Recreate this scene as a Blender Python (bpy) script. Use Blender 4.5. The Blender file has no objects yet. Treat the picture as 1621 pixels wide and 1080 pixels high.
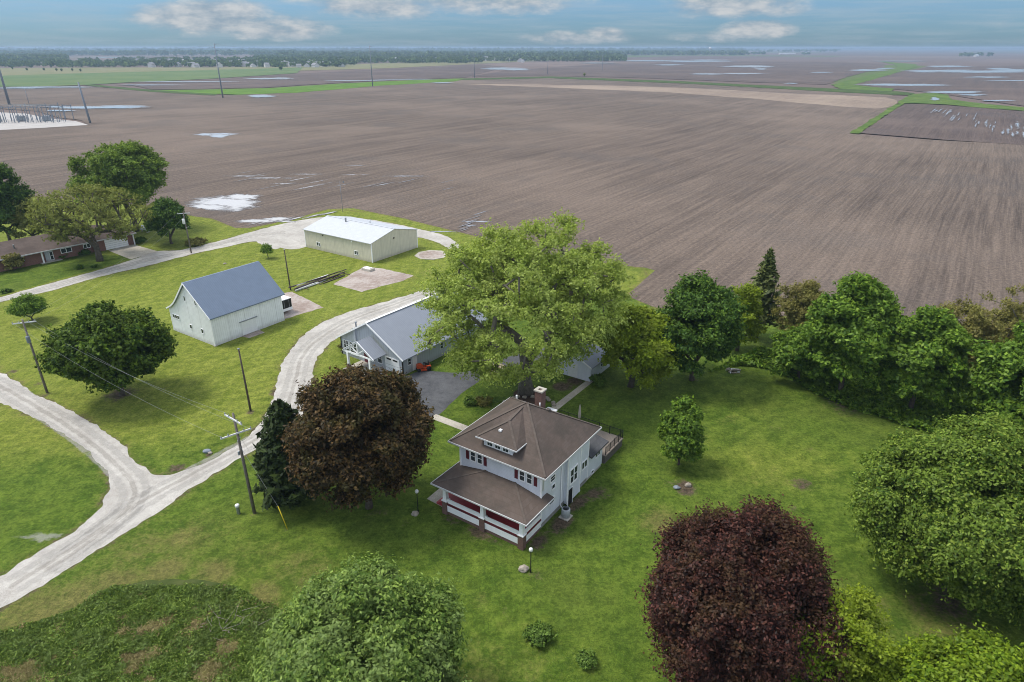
import bpy, math, random
import numpy as np
from mathutils import Vector, noise as mnoise

# ------------------------------------------------------------------ camera, sky, sun, exposure
SC = bpy.context.scene
COL = SC.collection
CAM_H, FPX, PITCH = 40.0, 1050.0, math.atan((540.0 - 75.0) / 1050.0)
cam = bpy.data.cameras.new("camera")
cam.sensor_fit = 'HORIZONTAL'; cam.sensor_width = 36.0; cam.lens = 36.0 * FPX / 1621.0
cam.clip_start = 0.5; cam.clip_end = 120000.0
camo = bpy.data.objects.new("camera", cam); COL.objects.link(camo)
camo.location = (0, 0, CAM_H); camo.rotation_euler = (math.pi / 2 - PITCH, 0, 0)
SC.camera = camo

SUN_EL, SUN_AZ = math.radians(60), math.radians(-78)      # azimuth from +Y, clockwise; sun to the left
sd = Vector((math.sin(SUN_AZ) * math.cos(SUN_EL), math.cos(SUN_AZ) * math.cos(SUN_EL), math.sin(SUN_EL)))
sun = bpy.data.lights.new("sun", 'SUN'); sun.energy = 1.8; sun.angle = math.radians(18); sun.color = (1.0, 0.95, 0.87)
suno = bpy.data.objects.new("sun", sun); COL.objects.link(suno)
suno.rotation_euler = (-sd).to_track_quat('-Z', 'Y').to_euler()
SC.view_settings.view_transform = 'Standard'; SC.view_settings.look = 'None'
SC.view_settings.exposure = 1.03; SC.view_settings.gamma = 1.0
SC.cycles.volume_bounces = 1; SC.cycles.filter_width = 1.0
SC.cycles.max_bounces = 6; SC.cycles.transparent_max_bounces = 8
SC.cycles.caustics_reflective = False; SC.cycles.caustics_refractive = False

class N:
    """tiny node-graph helper"""
    def __init__(s, tree): s.t = tree; s.l = tree.links
    def n(s, typ, **kw):
        nd = s.t.nodes.new(typ)
        for k, v in kw.items(): setattr(nd, k, v)
        return nd
    def put(s, sock, v):
        if isinstance(v, bpy.types.NodeSocket): s.l.new(v, sock)
        elif isinstance(v, (int, float)) and sock.type in ('RGBA', 'VECTOR'):
            sock.default_value = (v, v, v, 1) if sock.type == 'RGBA' else (v, v, v)
        elif isinstance(v, (tuple, list)) and sock.type == 'RGBA': sock.default_value = tuple(v[:3]) + (1,)
        else: sock.default_value = v
    def math(s, op, a, b=0.0, c=0.0, clamp=False):
        nd = s.n('ShaderNodeMath', operation=op, use_clamp=clamp)
        for i, v in enumerate((a, b, c)): s.put(nd.inputs[i], v)
        return nd.outputs[0]
    def vmath(s, op, a, b=(0, 0, 0)):
        nd = s.n('ShaderNodeVectorMath', operation=op)
        s.put(nd.inputs[0], a); s.put(nd.inputs[1], b)
        return nd.outputs['Value'] if op in ('DOT_PRODUCT', 'LENGTH', 'DISTANCE') else nd.outputs[0]
    def mix(s, f, a, b, blend='MIX'):
        nd = s.n('ShaderNodeMix', data_type='RGBA', blend_type=blend)
        s.put(nd.inputs[0], f); s.put(nd.inputs[6], a); s.put(nd.inputs[7], b)
        return nd.outputs[2]
    def ramp(s, v, lo, hi):
        nd = s.n('ShaderNodeMapRange', interpolation_type='SMOOTHSTEP')
        s.put(nd.inputs[0], v); s.put(nd.inputs[1], lo); s.put(nd.inputs[2], hi)
        return nd.outputs[0]
    def noise(s, vec, scale, detail=4, rough=0.6, dist=0.0):
        nd = s.n('ShaderNodeTexNoise')
        s.put(nd.inputs['Vector'], vec); nd.inputs['Scale'].default_value = scale
        nd.inputs['Detail'].default_value = detail; nd.inputs['Roughness'].default_value = rough
        nd.inputs['Distortion'].default_value = dist
        return nd.outputs['Fac']
    def map(s, vec, rot=0.0, scale=(1, 1, 1), loc=(0, 0, 0)):
        nd = s.n('ShaderNodeMapping')
        s.put(nd.inputs[0], vec); nd.inputs['Rotation'].default_value = (0, 0, rot)
        nd.inputs['Scale'].default_value = scale; nd.inputs['Location'].default_value = loc
        return nd.outputs[0]
    def attr(s, name): return s.n('ShaderNodeAttribute', attribute_name=name).outputs['Fac']
    def pos(s): return s.n('ShaderNodeNewGeometry').outputs['Position']
    def obj(s): return s.n('ShaderNodeTexCoord').outputs['Object']
    def island(s): return s.n('ShaderNodeNewGeometry').outputs['Random Per Island']

# world: Nishita sky with broken cloud
W = bpy.data.worlds.new("World"); SC.world = W; W.use_nodes = True
w = N(W.node_tree); W.node_tree.nodes.clear()
sky = w.n('ShaderNodeTexSky', sky_type='NISHITA', sun_disc=False)
sky.sun_elevation = SUN_EL; sky.sun_rotation = SUN_AZ
sky.altitude = 200; sky.air_density = 1.0; sky.dust_density = 0.6; sky.ozone_density = 1.5
dirv = w.n('ShaderNodeTexCoord').outputs['Generated']
sep = w.n('ShaderNodeSeparateXYZ'); w.put(sep.inputs[0], dirv)
az = w.math('ARCTAN2', sep.outputs[0], sep.outputs[1]); el = w.math('ARCSINE', sep.outputs[2])
cv = w.n('ShaderNodeCombineXYZ'); w.put(cv.inputs[0], az); w.put(cv.inputs[1], w.math('MULTIPLY', el, 2.6))
n1 = w.noise(cv.outputs[0], 9.0, 7, 0.62); n2 = w.noise(cv.outputs[0], 30.0, 5, 0.6)
def px_dir(u, v):
    a = (u - 810.5) / FPX; b = -(v - 540.0) / FPX; c, s_ = math.cos(PITCH), math.sin(PITCH)
    d = Vector((a, c + b * s_, -s_ + b * c)).normalized()
    return math.atan2(d.x, d.y), math.asin(d.z)
mask = None
for (u, v, ru, rv, k) in [(335, 27, 105, 27, 1.0), (420, 43, 105, 20, .9), (270, 28, 75, 15, .55), (600, 5, 130, 24, .85), (790, 2, 130, 22, .8),
                          (690, -14, 290, 32, .9), (905, 60, 95, 12, .75), (955, 56, 45, 13, .8), (1195, 48, 60, 16, .95), (1150, 58, 100, 10, .6), (1160, 4, 105, 24, .85), (1225, 14, 55, 14, .6), (1560, 40, 160, 12, .12), (60, 20, 160, 14, .12)]:
    a0, e0 = px_dir(u, v)
    dx = w.math('MULTIPLY', w.math('SUBTRACT', az, a0), FPX / (ru * 1.06)); dy = w.math('MULTIPLY', w.math('SUBTRACT', el, e0), FPX / (rv * 1.06))
    r2 = w.math('ADD', w.math('MULTIPLY', dx, dx), w.math('MULTIPLY', dy, dy))
    m = w.math('MULTIPLY', w.math('SUBTRACT', 1.0, r2, clamp=True), k)
    mask = m if mask is None else w.math('MAXIMUM', mask, m)
m2 = w.math('ADD', mask, w.math('MULTIPLY', w.math('SUBTRACT', w.math('ADD', w.math('MULTIPLY', n1, .6), w.math('MULTIPLY', n2, .4)), 0.5), 2.1))
m2 = w.math('MULTIPLY', w.ramp(m2, 0.10, 0.85), w.ramp(mask, 0.0, 0.25))
high = w.math('MULTIPLY', w.ramp(w.noise(dirv, 3.2, 6, .6), 0.36, 0.62), w.ramp(el, 0.075, 0.2))
shade = w.math('ADD', 0.55, w.math('MULTIPLY', n2, 0.6))
lowc = w.mix(w.ramp(shade, .72, 1.0), (1.45, 1.85, 2.25), (3.25, 3.25, 3.25))
highc = w.mix(w.noise(dirv, 6.0, 4), (5.2, 5.5, 6.0), (11.5, 11.4, 11.2))
low_tint = w.mix(w.ramp(el, 0.02, 0.25), (0.205, 0.335, 0.535), (1, 1, 1))
base = w.mix(1.0, sky.outputs[0], low_tint, 'MULTIPLY')
sc_ = w.n('ShaderNodeCombineXYZ'); w.put(sc_.inputs[0], w.math('MULTIPLY', az, 5.0)); w.put(sc_.inputs[1], w.math('MULTIPLY', el, 70.0))
streak = w.ramp(w.noise(sc_.outputs[0], 1.6, 6, .62), .38, .72)
base = w.mix(w.math('MULTIPLY', w.math('MULTIPLY', streak, .34), w.math('SUBTRACT', 1.0, w.ramp(el, .08, .2))), base, (2.2, 2.6, 2.95))
c1 = w.mix(w.math('MULTIPLY', m2, 0.85), base, lowc)
c2 = w.mix(w.math('MULTIPLY', high, 0.85), c1, highc)
bg = w.n('ShaderNodeBackground'); w.put(bg.inputs[0], c2); bg.inputs[1].default_value = 0.1
w.l.new(bg.outputs[0], w.n('ShaderNodeOutputWorld').inputs[0])

# ------------------------------------------------------------------ helpers
def gp(u, v, z=0.0):
    """ground position (metres) surveyed from the photograph"""
    a = (u - 810.5) / FPX; b = -(v - 540.0) / FPX; c, s_ = math.cos(PITCH), math.sin(PITCH)
    d = (a, c + b * s_, -s_ + b * c); t = (z - CAM_H) / d[2]
    return (d[0] * t, d[1] * t)
def gpl(pts): return [gp(*p) for p in pts]

def tag(o, label=None, cat=None, group=None, kind=None):
    if label: o['label'] = label
    if cat: o['category'] = cat
    if group: o['group'] = group
    if kind: o['kind'] = kind
    return o
def empty(name, loc, rz=0.0, label=None, cat=None, group=None):
    o = bpy.data.objects.new(name, None); COL.objects.link(o)
    o.location = loc if len(loc) == 3 else (loc[0], loc[1], 0.0); o.rotation_euler = (0, 0, rz)
    o.empty_display_size = 0.3
    return tag(o, label, cat, group)
def link_mesh(name, me, parent=None, loc=None):
    o = bpy.data.objects.new(name, me); COL.objects.link(o)
    if parent: o.parent = parent
    if loc: o.location = loc
    return o
def copy_tree(o, parent=None):
    c = o.copy(); COL.objects.link(c)
    if parent: c.parent = parent
    for ch in list(o.children): copy_tree(ch, c)
    return c
def np_mesh(name, V, F, mat, smooth=False):
    """V (n,3), F (m,k) constant-size faces"""
    V = np.asarray(V, dtype=np.float32); F = np.asarray(F, dtype=np.int32)
    me = bpy.data.meshes.new(name); k = F.shape[1]
    me.vertices.add(len(V)); me.vertices.foreach_set('co', V.ravel())
    me.loops.add(F.size); me.loops.foreach_set('vertex_index', F.ravel())
    me.polygons.add(len(F)); me.polygons.foreach_set('loop_start', np.arange(0, F.size, k, dtype=np.int32))
    me.polygons.foreach_set('loop_total', np.full(len(F), k, dtype=np.int32))
    if smooth: me.polygons.foreach_set('use_smooth', np.ones(len(F), dtype=bool))
    if mat: me.materials.append(mat)
    me.update(calc_edges=True); me.validate()
    return me

class MB:
    """collects shapes for ONE mesh"""
    def __init__(s): s.v = []; s.f = []; s.m = []; s.cur = 0; s.sm = []
    def add(s, vs, fs, smooth=False):
        b = len(s.v); s.v += [tuple(p) for p in vs]
        for f in fs: s.f.append([b + i for i in f]); s.m.append(s.cur); s.sm.append(smooth)
    def box(s, x0, x1, y0, y1, z0, z1):
        x0, x1 = min(x0, x1), max(x0, x1); y0, y1 = min(y0, y1), max(y0, y1); z0, z1 = min(z0, z1), max(z0, z1)
        s.add([(x0, y0, z0), (x1, y0, z0), (x1, y1, z0), (x0, y1, z0), (x0, y0, z1), (x1, y0, z1), (x1, y1, z1), (x0, y1, z1)],
              [(3, 2, 1, 0), (4, 5, 6, 7), (0, 1, 5, 4), (1, 2, 6, 5), (2, 3, 7, 6), (3, 0, 4, 7)])
    def face(s, *pts): s.add(pts, [tuple(range(len(pts)))])
    def prism(s, poly, axis, a, b):
        """poly 2D extruded along axis (0: poly is (y,z); 1: (x,z); 2: (x,y)) from a to b"""
        def pt(p, t): return (t, p[0], p[1]) if axis == 0 else (p[0], t, p[1]) if axis == 1 else (p[0], p[1], t)
        n = len(poly)
        s.add([pt(p, a) for p in poly] + [pt(p, b) for p in poly],
              [tuple(range(n))[::-1], tuple(range(n, 2 * n))] + [(i, (i + 1) % n, n + (i + 1) % n, n + i) for i in range(n)])
    def slab(s, pts, t):
        """polygon in 3D thickened downwards by t"""
        n = len(pts); lo = [(p[0], p[1], p[2] - t) for p in pts]
        s.add(list(pts) + lo, [tuple(range(n)), tuple(range(n, 2 * n))[::-1]] + [(i, n + i, n + (i + 1) % n, (i + 1) % n) for i in range(n)])
    def tube(s, path, radii, n=6, caps=True, smooth=True):
        P = [Vector(p) for p in path]
        if not isinstance(radii, (list, tuple)): radii = [radii] * len(P)
        vs = []; prev = None
        for i, p in enumerate(P):
            d = (P[min(i + 1, len(P) - 1)] - P[max(i - 1, 0)]).normalized()
            ref = Vector((0, 0, 1)) if abs(d.z) < 0.9 else Vector((1, 0, 0))
            a = d.cross(ref).normalized()
            if prev is not None:
                a = (prev - d * prev.dot(d)).normalized()
            prev = a; b = d.cross(a)
            for k in range(n):
                t = 2 * math.pi * k / n; vs.append(p + (a * math.cos(t) + b * math.sin(t)) * radii[i])
        fs = []
        for i in range(len(P) - 1):
            for k in range(n): fs.append((i * n + k, i * n + (k + 1) % n, (i + 1) * n + (k + 1) % n, (i + 1) * n + k))
        if caps: fs += [tuple(range(n))[::-1], tuple(range((len(P) - 1) * n, len(P) * n))]
        s.add(vs, fs, smooth)
    def lathe(s, prof, c=(0, 0, 0), n=16, smooth=True):
        vs = []; m = len(prof)
        for (r, z) in prof:
            for k in range(n):
                t = 2 * math.pi * k / n; vs.append((c[0] + r * math.cos(t), c[1] + r * math.sin(t), c[2] + z))
        fs = [(i * n + k, i * n + (k + 1) % n, (i + 1) * n + (k + 1) % n, (i + 1) * n + k) for i in range(m - 1) for k in range(n)]
        fs += [tuple(range(n))[::-1], tuple(range((m - 1) * n, m * n))]
        s.add(vs, fs, smooth)
    def bar(s, a, b, w_, h_):
        """box-section beam from a to b"""
        a, b = Vector(a), Vector(b); d = (b - a).normalized()
        side = d.cross(Vector((0, 0, 1)));
        if side.length < 1e-4: side = Vector((1, 0, 0))
        side = side.normalized() * w_ / 2; up = side.cross(d).normalized() * h_ / 2
        vs = [p + i * side + j * up for p in (a, b) for i, j in ((-1, -1), (1, -1), (1, 1), (-1, 1))]
        s.add(vs, [(3, 2, 1, 0), (4, 5, 6, 7), (0, 1, 5, 4), (1, 2, 6, 5), (2, 3, 7, 6), (3, 0, 4, 7)])
    def build(s, name, mats, parent=None, loc=None):
        me = bpy.data.meshes.new(name); me.from_pydata(s.v, [], s.f)
        for mt in (mats if isinstance(mats, (list, tuple)) else [mats]): me.materials.append(mt)
        me.polygons.foreach_set('material_index', s.m); me.polygons.foreach_set('use_smooth', s.sm)
        me.update()
        import bmesh
        bm = bmesh.new(); bm.from_mesh(me); bmesh.ops.recalc_face_normals(bm, faces=bm.faces[:]); bm.to_mesh(me); bm.free()
        return link_mesh(name, me, parent, loc)
def one(fn, name, mats, parent=None):
    m = MB(); fn(m); return m.build(name, mats, parent)

# ------------------------------------------------------------------ materials
def material(name):
    m = bpy.data.materials.new(name); m.use_nodes = True; m.node_tree.nodes.clear()
    return m, N(m.node_tree)
def finish(g, col, rough=0.7, bump=None, bstr=0.3, bdist=0.02, metal=0.0, spec=0.3):
    b = g.n('ShaderNodeBsdfPrincipled')
    g.put(b.inputs['Base Color'], col); g.put(b.inputs['Roughness'], rough); g.put(b.inputs['Metallic'], metal)
    g.put(b.inputs['Specular IOR Level'], spec)
    if bump is not None:
        bn = g.n('ShaderNodeBump'); g.put(bn.inputs['Height'], bump); bn.inputs['Strength'].default_value = bstr; bn.inputs['Distance'].default_value = bdist
        g.l.new(bn.outputs[0], b.inputs['Normal'])
    g.l.new(b.outputs[0], g.n('ShaderNodeOutputMaterial').inputs[0])
def plain(name, c, rough=0.6, var=0.18, scale=3.0, metal=0.0, spec=0.3, c2=None):
    m, g = material(name); p = g.obj()
    f = g.ramp(g.noise(p, scale, 5, .65), .3, .7)
    d = tuple(x * (1 - var) for x in c) if c2 is None else c2
    finish(g, g.mix(f, d, c), rough, g.noise(p, scale * 12, 3), .15, .01, metal, spec); return m
def lines(g, vec, comp, period, width):
    """1 on thin grooves repeating along a component"""
    s = g.n('ShaderNodeSeparateXYZ'); g.put(s.inputs[0], vec)
    fr = g.math('FRACT', g.math('DIVIDE', s.outputs[comp], period))
    return g.math('LESS_THAN', fr, width)
def siding(name, c, period=0.13, comp=2, dirt=0.12):
    m, g = material(name); p = g.obj()
    s = g.n('ShaderNodeSeparateXYZ'); g.put(s.inputs[0], p)
    fr = g.math('FRACT', g.math('DIVIDE', s.outputs[comp], period))
    f = g.ramp(g.noise(g.map(p, 0, (1, 1, .4)), 1.2, 5), .3, .75)
    col = g.mix(f, tuple(x * (1 - dirt) for x in c), c)
    col = g.mix(g.math('MULTIPLY', g.math('LESS_THAN', fr, .1), .35), col, tuple(x * .5 for x in c))
    finish(g, col, .55, fr, .6, .012); return m
def ribbed(name, c, period=0.3, rot=0.0, rough=0.5, dirt=.12, metal=0.0, comp=0, spec=.3):
    m, g = material(name); p = g.map(g.obj(), rot)
    s = g.n('ShaderNodeSeparateXYZ'); g.put(s.inputs[0], p)
    fr = g.math('FRACT', g.math('DIVIDE', s.outputs[comp], period))
    rib = g.math('LESS_THAN', fr, .16)
    f = g.ramp(g.noise(g.obj(), .9, 5, .65), .3, .75)
    col = g.mix(f, tuple(x * (1 - dirt) for x in c), c)
    col = g.mix(g.math('MULTIPLY', rib, .34), col, tuple(x * .5 for x in c))
    if rot:
        sz = g.n('ShaderNodeSeparateXYZ'); g.put(sz.inputs[0], g.obj()); low = g.math('SUBTRACT', 1.0, g.ramp(sz.outputs[2], .0, .9))
        col = g.mix(g.math('MULTIPLY', g.math('MULTIPLY', low, g.noise(g.obj(), 2.2, 5, .7)), .75), col, (.20, .165, .12))
        seam = g.math('LESS_THAN', g.math('FRACT', g.math('DIVIDE', s.outputs[comp], 1.95)), .035)
        col = g.mix(g.math('MULTIPLY', seam, .4), col, tuple(x * .45 for x in c))
    finish(g, col, rough, rib, .5, .02, metal, spec); return m
def shingle(name, c, c2, stain=None):
    m, g = material(name); p = g.obj()
    b = g.n('ShaderNodeTexBrick'); g.put(b.inputs['Vector'], g.map(p, 0, (1, 1.0, 1)))
    sp = g.n('ShaderNodeSeparateXYZ'); g.put(sp.inputs[0], p)
    cm = g.n('ShaderNodeCombineXYZ'); g.put(cm.inputs[0], g.math('ADD', sp.outputs[0], sp.outputs[1])); g.put(cm.inputs[1], g.math('MULTIPLY', sp.outputs[2], 1.75))
    g.put(b.inputs['Vector'], cm.outputs[0])
    b.inputs['Color1'].default_value = (*c, 1); b.inputs['Color2'].default_value = (*c2, 1); b.inputs['Mortar'].default_value = tuple(x * .97 for x in c) + (1,)
    b.inputs['Scale'].default_value = 1.0; b.inputs['Brick Width'].default_value = .45; b.inputs['Row Height'].default_value = .2; b.inputs['Mortar Size'].default_value = .012
    f = g.ramp(g.noise(p, .38, 6, .65), .38, .66)
    col = g.mix(g.math('MULTIPLY', f, .85), b.outputs[0], stain or tuple(x * .6 for x in c))
    col = g.mix(g.math('MULTIPLY', g.noise(p, 9, 3), .5), col, c2)
    finish(g, col, .9, g.noise(p, 14, 3), .3, .02, spec=.15); return m
def brick(name, c, c2, mortar=(.3, .27, .24)):
    m, g = material(name); p = g.obj()
    sp = g.n('ShaderNodeSeparateXYZ'); g.put(sp.inputs[0], p)
    cm = g.n('ShaderNodeCombineXYZ'); g.put(cm.inputs[0], g.math('ADD', sp.outputs[0], sp.outputs[1])); g.put(cm.inputs[1], sp.outputs[2])
    b = g.n('ShaderNodeTexBrick'); g.put(b.inputs['Vector'], cm.outputs[0])
    b.inputs['Color1'].default_value = (*c, 1); b.inputs['Color2'].default_value = (*c2, 1); b.inputs['Mortar'].default_value = (*mortar, 1)
    b.inputs['Scale'].default_value = 1.0; b.inputs['Brick Width'].default_value = .22; b.inputs['Row Height'].default_value = .075; b.inputs['Mortar Size'].default_value = .008
    finish(g, g.mix(g.math('MULTIPLY', g.noise(p, 2, 4), .5), b.outputs[0], c2), .85, b.outputs['Fac'], -.3, .01); return m
def foliage(name, a, b, c, trans=.3):
    """a/b/c: three leaf colours, mixed per leaf and by spray"""
    m, g = material(name)
    a, b, c = [(x[0], x[1], x[2] * .62) for x in (a, b, c)]
    r = g.island(); k = g.noise(g.obj(), .55, 3, .6)
    col = g.mix(g.ramp(r, .15, .95), a, b)
    col = g.mix(g.ramp(k, .42, .68), col, c)
    v = g.math('ADD', .62, g.math('ADD', g.math('MULTIPLY', g.ramp(g.noise(g.obj(), 1.1, 4, .7), .3, .7), .5), g.math('MULTIPLY', g.math('POWER', r, 3.0), .45)))
    col = g.mix(1.0, col, v, 'MULTIPLY')
    d = g.n('ShaderNodeBsdfDiffuse'); g.put(d.inputs[0], col)
    t = g.n('ShaderNodeBsdfTranslucent'); g.put(t.inputs[0], g.mix(1.0, g.mix(.5, col, b), (1.0, 1.0, .7), 'MULTIPLY'))
    gl = g.n('ShaderNodeBsdfGlossy'); gl.inputs['Roughness'].default_value = .5; gl.inputs[0].default_value = (.9, .95, 1, 1)
    m1 = g.n('ShaderNodeMixShader'); m1.inputs[0].default_value = trans; g.l.new(d.outputs[0], m1.inputs[1]); g.l.new(t.outputs[0], m1.inputs[2])
    m2_ = g.n('ShaderNodeMixShader'); m2_.inputs[0].default_value = .010; g.l.new(m1.outputs[0], m2_.inputs[1]); g.l.new(gl.outputs[0], m2_.inputs[2])
    g.l.new(m2_.outputs[0], g.n('ShaderNodeOutputMaterial').inputs[0]); return m

M = {}
M['white_siding'] = siding('white_siding', (.70, .735, .80), .15)
M['white_trim'] = plain('white_trim', (.88, .885, .89), .5, .08)
M['gutter_white'] = plain('gutter_white', (.52, .53, .54), .45, .12)
M['brown_shingle'] = shingle('brown_shingle', (.086, .066, .055), (.110, .087, .074), (.052, .045, .038))
M['brown_cap'] = plain('brown_cap', (.112, .090, .075), .9, .25)
M['dark_shingle'] = shingle('dark_shingle', (.06, .065, .07), (.09, .09, .095))
M['ranch_shingle'] = shingle('ranch_shingle', (.105, .080, .070), (.135, .105, .092))
M['red_floor'] = plain('red_floor', (.40, .05, .062), .45, .25, 1.5)
M['maroon'] = plain('maroon', (.12, .018, .028), .5, .1)
M['red_brick'] = brick('red_brick', (.22, .075, .05), (.15, .06, .045))
M['pier_brick'] = brick('pier_brick', (.16, .075, .055), (.11, .055, .045), (.22, .19, .17))
def glass_mat():
    m, g = material('window_glass')
    finish(g, g.mix(g.noise(g.obj(), .8, 2), (.012, .018, .022), (.05, .065, .07)), .06, spec=.6); return m
M['glass'] = glass_mat()
M['blue_metal'] = ribbed('blue_metal', (.155, .20, .27), .30, 0, .42, .10, comp=1)
M['grey_metal_roof'] = ribbed('grey_metal_roof', (.26, .285, .33), .30, 0, .42, .08, comp=1)
M['white_metal_roof'] = ribbed('white_metal_roof', (.50, .52, .545), .30, 0, .4, .08)
M['barn_wall'] = ribbed('barn_wall', (.84, .86, .87), .23, math.radians(45), .55, .12)
M['shed_wall'] = ribbed('shed_wall', (.62, .585, .465), .30, math.radians(45), .55, .10)
M['grey_siding'] = ribbed('grey_siding', (.42, .45, .485), .32, math.radians(45), .55, .08)
M['foundation'] = plain('foundation', (.30, .29, .27), .9, .35)
M['stone_wall'] = brick('stone_wall', (.17, .15, .13), (.12, .105, .095), (.08, .07, .06))
M['paver'] = brick('paver', (.27, .23, .19), (.22, .185, .155))
M['black_metal'] = plain('black_metal', (.012, .012, .014), .4, .2)
M['dark_steel'] = plain('dark_steel', (.055, .05, .048), .6, .4, 2.0, c2=(.10, .065, .045))
M['grey_steel'] = plain('grey_steel', (.27, .29, .31), .45, .15)
M['galv_steel'] = plain('galv_steel', (.20, .23, .27), .5, .2)
M['ac_grey'] = ribbed('ac_grey', (.40, .43, .44), .09, 0, .5, .1, comp=2)
M['utility_wood'] = plain('utility_wood', (.20, .175, .15), .9, .45, 2.2)
M['pole_wood'] = plain('pole_wood', (.105, .082, .062), .9, .4, 2.2)
M['arm_white'] = plain('arm_white', (.62, .63, .62), .7, .15)
M['wire'] = plain('wire', (.26, .27, .28), .5, .1)
M['concrete'] = plain('concrete', (.47, .44, .38), .9, .25, .8)
M['rock'] = plain('rock', (.40, .35, .29), .9, .35, 4)
M['yellow'] = plain('yellow', (.75, .58, .03), .5, .1)
M['orange'] = plain('orange', (.50, .07, .015), .4, .2)
M['tyre'] = plain('tyre', (.015, .015, .015), .8, .2)
M['white_paint'] = plain('white_paint', (.76, .77, .77), .4, .08)
M['bark'] = plain('bark', (.115, .095, .075), .95, .45, 3.0)
M['bark_pale'] = plain('bark_pale', (.19, .17, .14), .95, .45, 3.0)
M['stick'] = plain('stick', (.33, .29, .24), .9, .3)
M['tan_cloth'] = plain('tan_cloth', (.42, .38, .32), .9, .15)
M['frosted'] = plain('frosted', (.72, .72, .70), .35, .05)
# ------------------------------------------------------------------ ground, fields, roads, water
GRID = math.radians(-34.4)                      # the farm's survey grid: rows run along +Y of this frame
def smooth_poly(pts, step, jit, seed, closed=True, tension=True):
    """Catmull-Rom resample of an outline with small natural wobble"""
    P = [np.array(p, float) for p in pts]; n = len(P); out = []
    for i in range(n if closed else n - 1):
        p0, p1, p2, p3 = P[(i - 1) % n], P[i], P[(i + 1) % n], P[(i + 2) % n]
        if not closed:
            if i == 0: p0 = p1
            if i == n - 2: p3 = p2
        L = np.linalg.norm(p2 - p1); k = max(1, int(L / step))
        for j in range(k):
            t = j / k
            if tension:
                d0, d1 = np.linalg.norm(p1 - p0) + 1e-6, L + 1e-6
                m1 = (p2 - p0) / (d0 + d1) * d1; m2 = (p3 - p1) / (d1 + np.linalg.norm(p3 - p2) + 1e-6) * d1
                q = (2*t**3 - 3*t*t + 1)*p1 + (t**3 - 2*t*t + t)*m1 + (-2*t**3 + 3*t*t)*p2 + (t**3 - t*t)*m2
            else: q = p1 + (p2 - p1) * t
            if jit:
                v = Vector((q[0] * .7, q[1] * .7, seed * 7.3)); v2 = Vector((q[0] * 2.3, q[1] * 2.3, seed * 3.1))
                q = q + jit * np.array([mnoise.noise(v) + .5 * mnoise.noise(v2), mnoise.noise(v + Vector((31, 7, 0))) + .5 * mnoise.noise(v2 + Vector((5, 9, 0)))])
            out.append((float(q[0]), float(q[1])))
    return out
from mathutils.geometry import tessellate_polygon
def sheet(name, outline, z, mat, kind='structure', label=None, cat=None, parent=None):
    V = [(x, y, z) for x, y in outline]
    tris = tessellate_polygon([[Vector(p) for p in V]])
    F = []
    for t in tris:
        a, b, c = [V[i] for i in t]
        up = (b[0]-a[0])*(c[1]-a[1]) - (b[1]-a[1])*(c[0]-a[0])
        F.append(t if up > 0 else t[::-1])
    me = bpy.data.meshes.new(name); me.from_pydata(V, [], [tuple(f) for f in F]); me.materials.append(mat); me.update()
    o = link_mesh(name, me, parent); return tag(o, label, cat, None, kind)

def dist_poly(px, py, line, closed=True):
    d = np.full(px.shape, 1e9); n = len(line)
    for i in range(n if closed else n - 1):
        ax, ay = line[i]; bx, by = line[(i + 1) % n]; vx, vy = bx - ax, by - ay
        t = np.clip(((px - ax) * vx + (py - ay) * vy) / (vx*vx + vy*vy + 1e-9), 0, 1)
        d = np.minimum(d, np.hypot(px - ax - t * vx, py - ay - t * vy))
    return d
def inside(px, py, line):
    r = np.zeros(px.shape, bool); n = len(line); j = n - 1
    for i in range(n):
        xi, yi = line[i]; xj, yj = line[j]
        c = ((yi > py) != (yj > py)) & (px < (xj - xi) * (py - yi) / (yj - yi + 1e-12) + xi)
        r ^= c; j = i
    return r

# outlines -----------------------------------------------------------------
road_px = [(-60, 563), (0, 590), (60, 625), (130, 660), (180, 695), (215, 728), (235, 745), (262, 753), (300, 742), (345, 722), (385, 697), (410, 672), (428, 645), (436, 612),
           (447, 577), (466, 546), (495, 519), (528, 503), (565, 490), (620, 475), (675, 457), (715, 440), (745, 428), (752, 440), (712, 457), (655, 482), (600, 503), (560, 520), (527, 540), (503, 566), (494, 592),
           (492, 625), (478, 660), (440, 692), (400, 714), (345, 746), (300, 776), (250, 811), (190, 851), (120, 894), (60, 931), (0, 965), (-70, 1003),
           (-70, 946), (0, 911), (50, 881), (100, 852), (140, 823), (165, 792), (173, 766), (165, 743), (143, 719), (110, 694), (60, 664), (0, 637), (-60, 607)]
ROAD = smooth_poly(gpl(road_px), .45, .34, 1)
lane_px = [(-40, 482), (0, 471), (78, 449), (155, 428), (205, 413), (249, 398), (285, 396), (337, 384), (395, 368), (440, 356), (500, 345), (540, 343), (600, 350), (660, 362), (700, 372), (724, 385), (735, 402),
           (722, 408), (712, 396), (690, 383), (655, 375), (560, 372), (484, 391), (463, 395), (440, 391), (403, 382), (363, 390), (298, 404), (233, 421), (155, 439), (78, 461), (0, 478), (-40, 490)]
LANE = smooth_poly(gpl(lane_px), .7, .3, 2)
drive_px = [(637, 597), (668, 587), (712, 590), (731, 590), (760, 583), (789, 570), (812, 563), (850, 548), (885, 545), (890, 562), (850, 570), (813, 580), (784, 592), (755, 606), (731, 623), (700, 652), (692, 659), (680, 663), (655, 666), (600, 640), (596, 600)]
DRIVE = smooth_poly(gpl(drive_px), .8, .12, 3)
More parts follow.
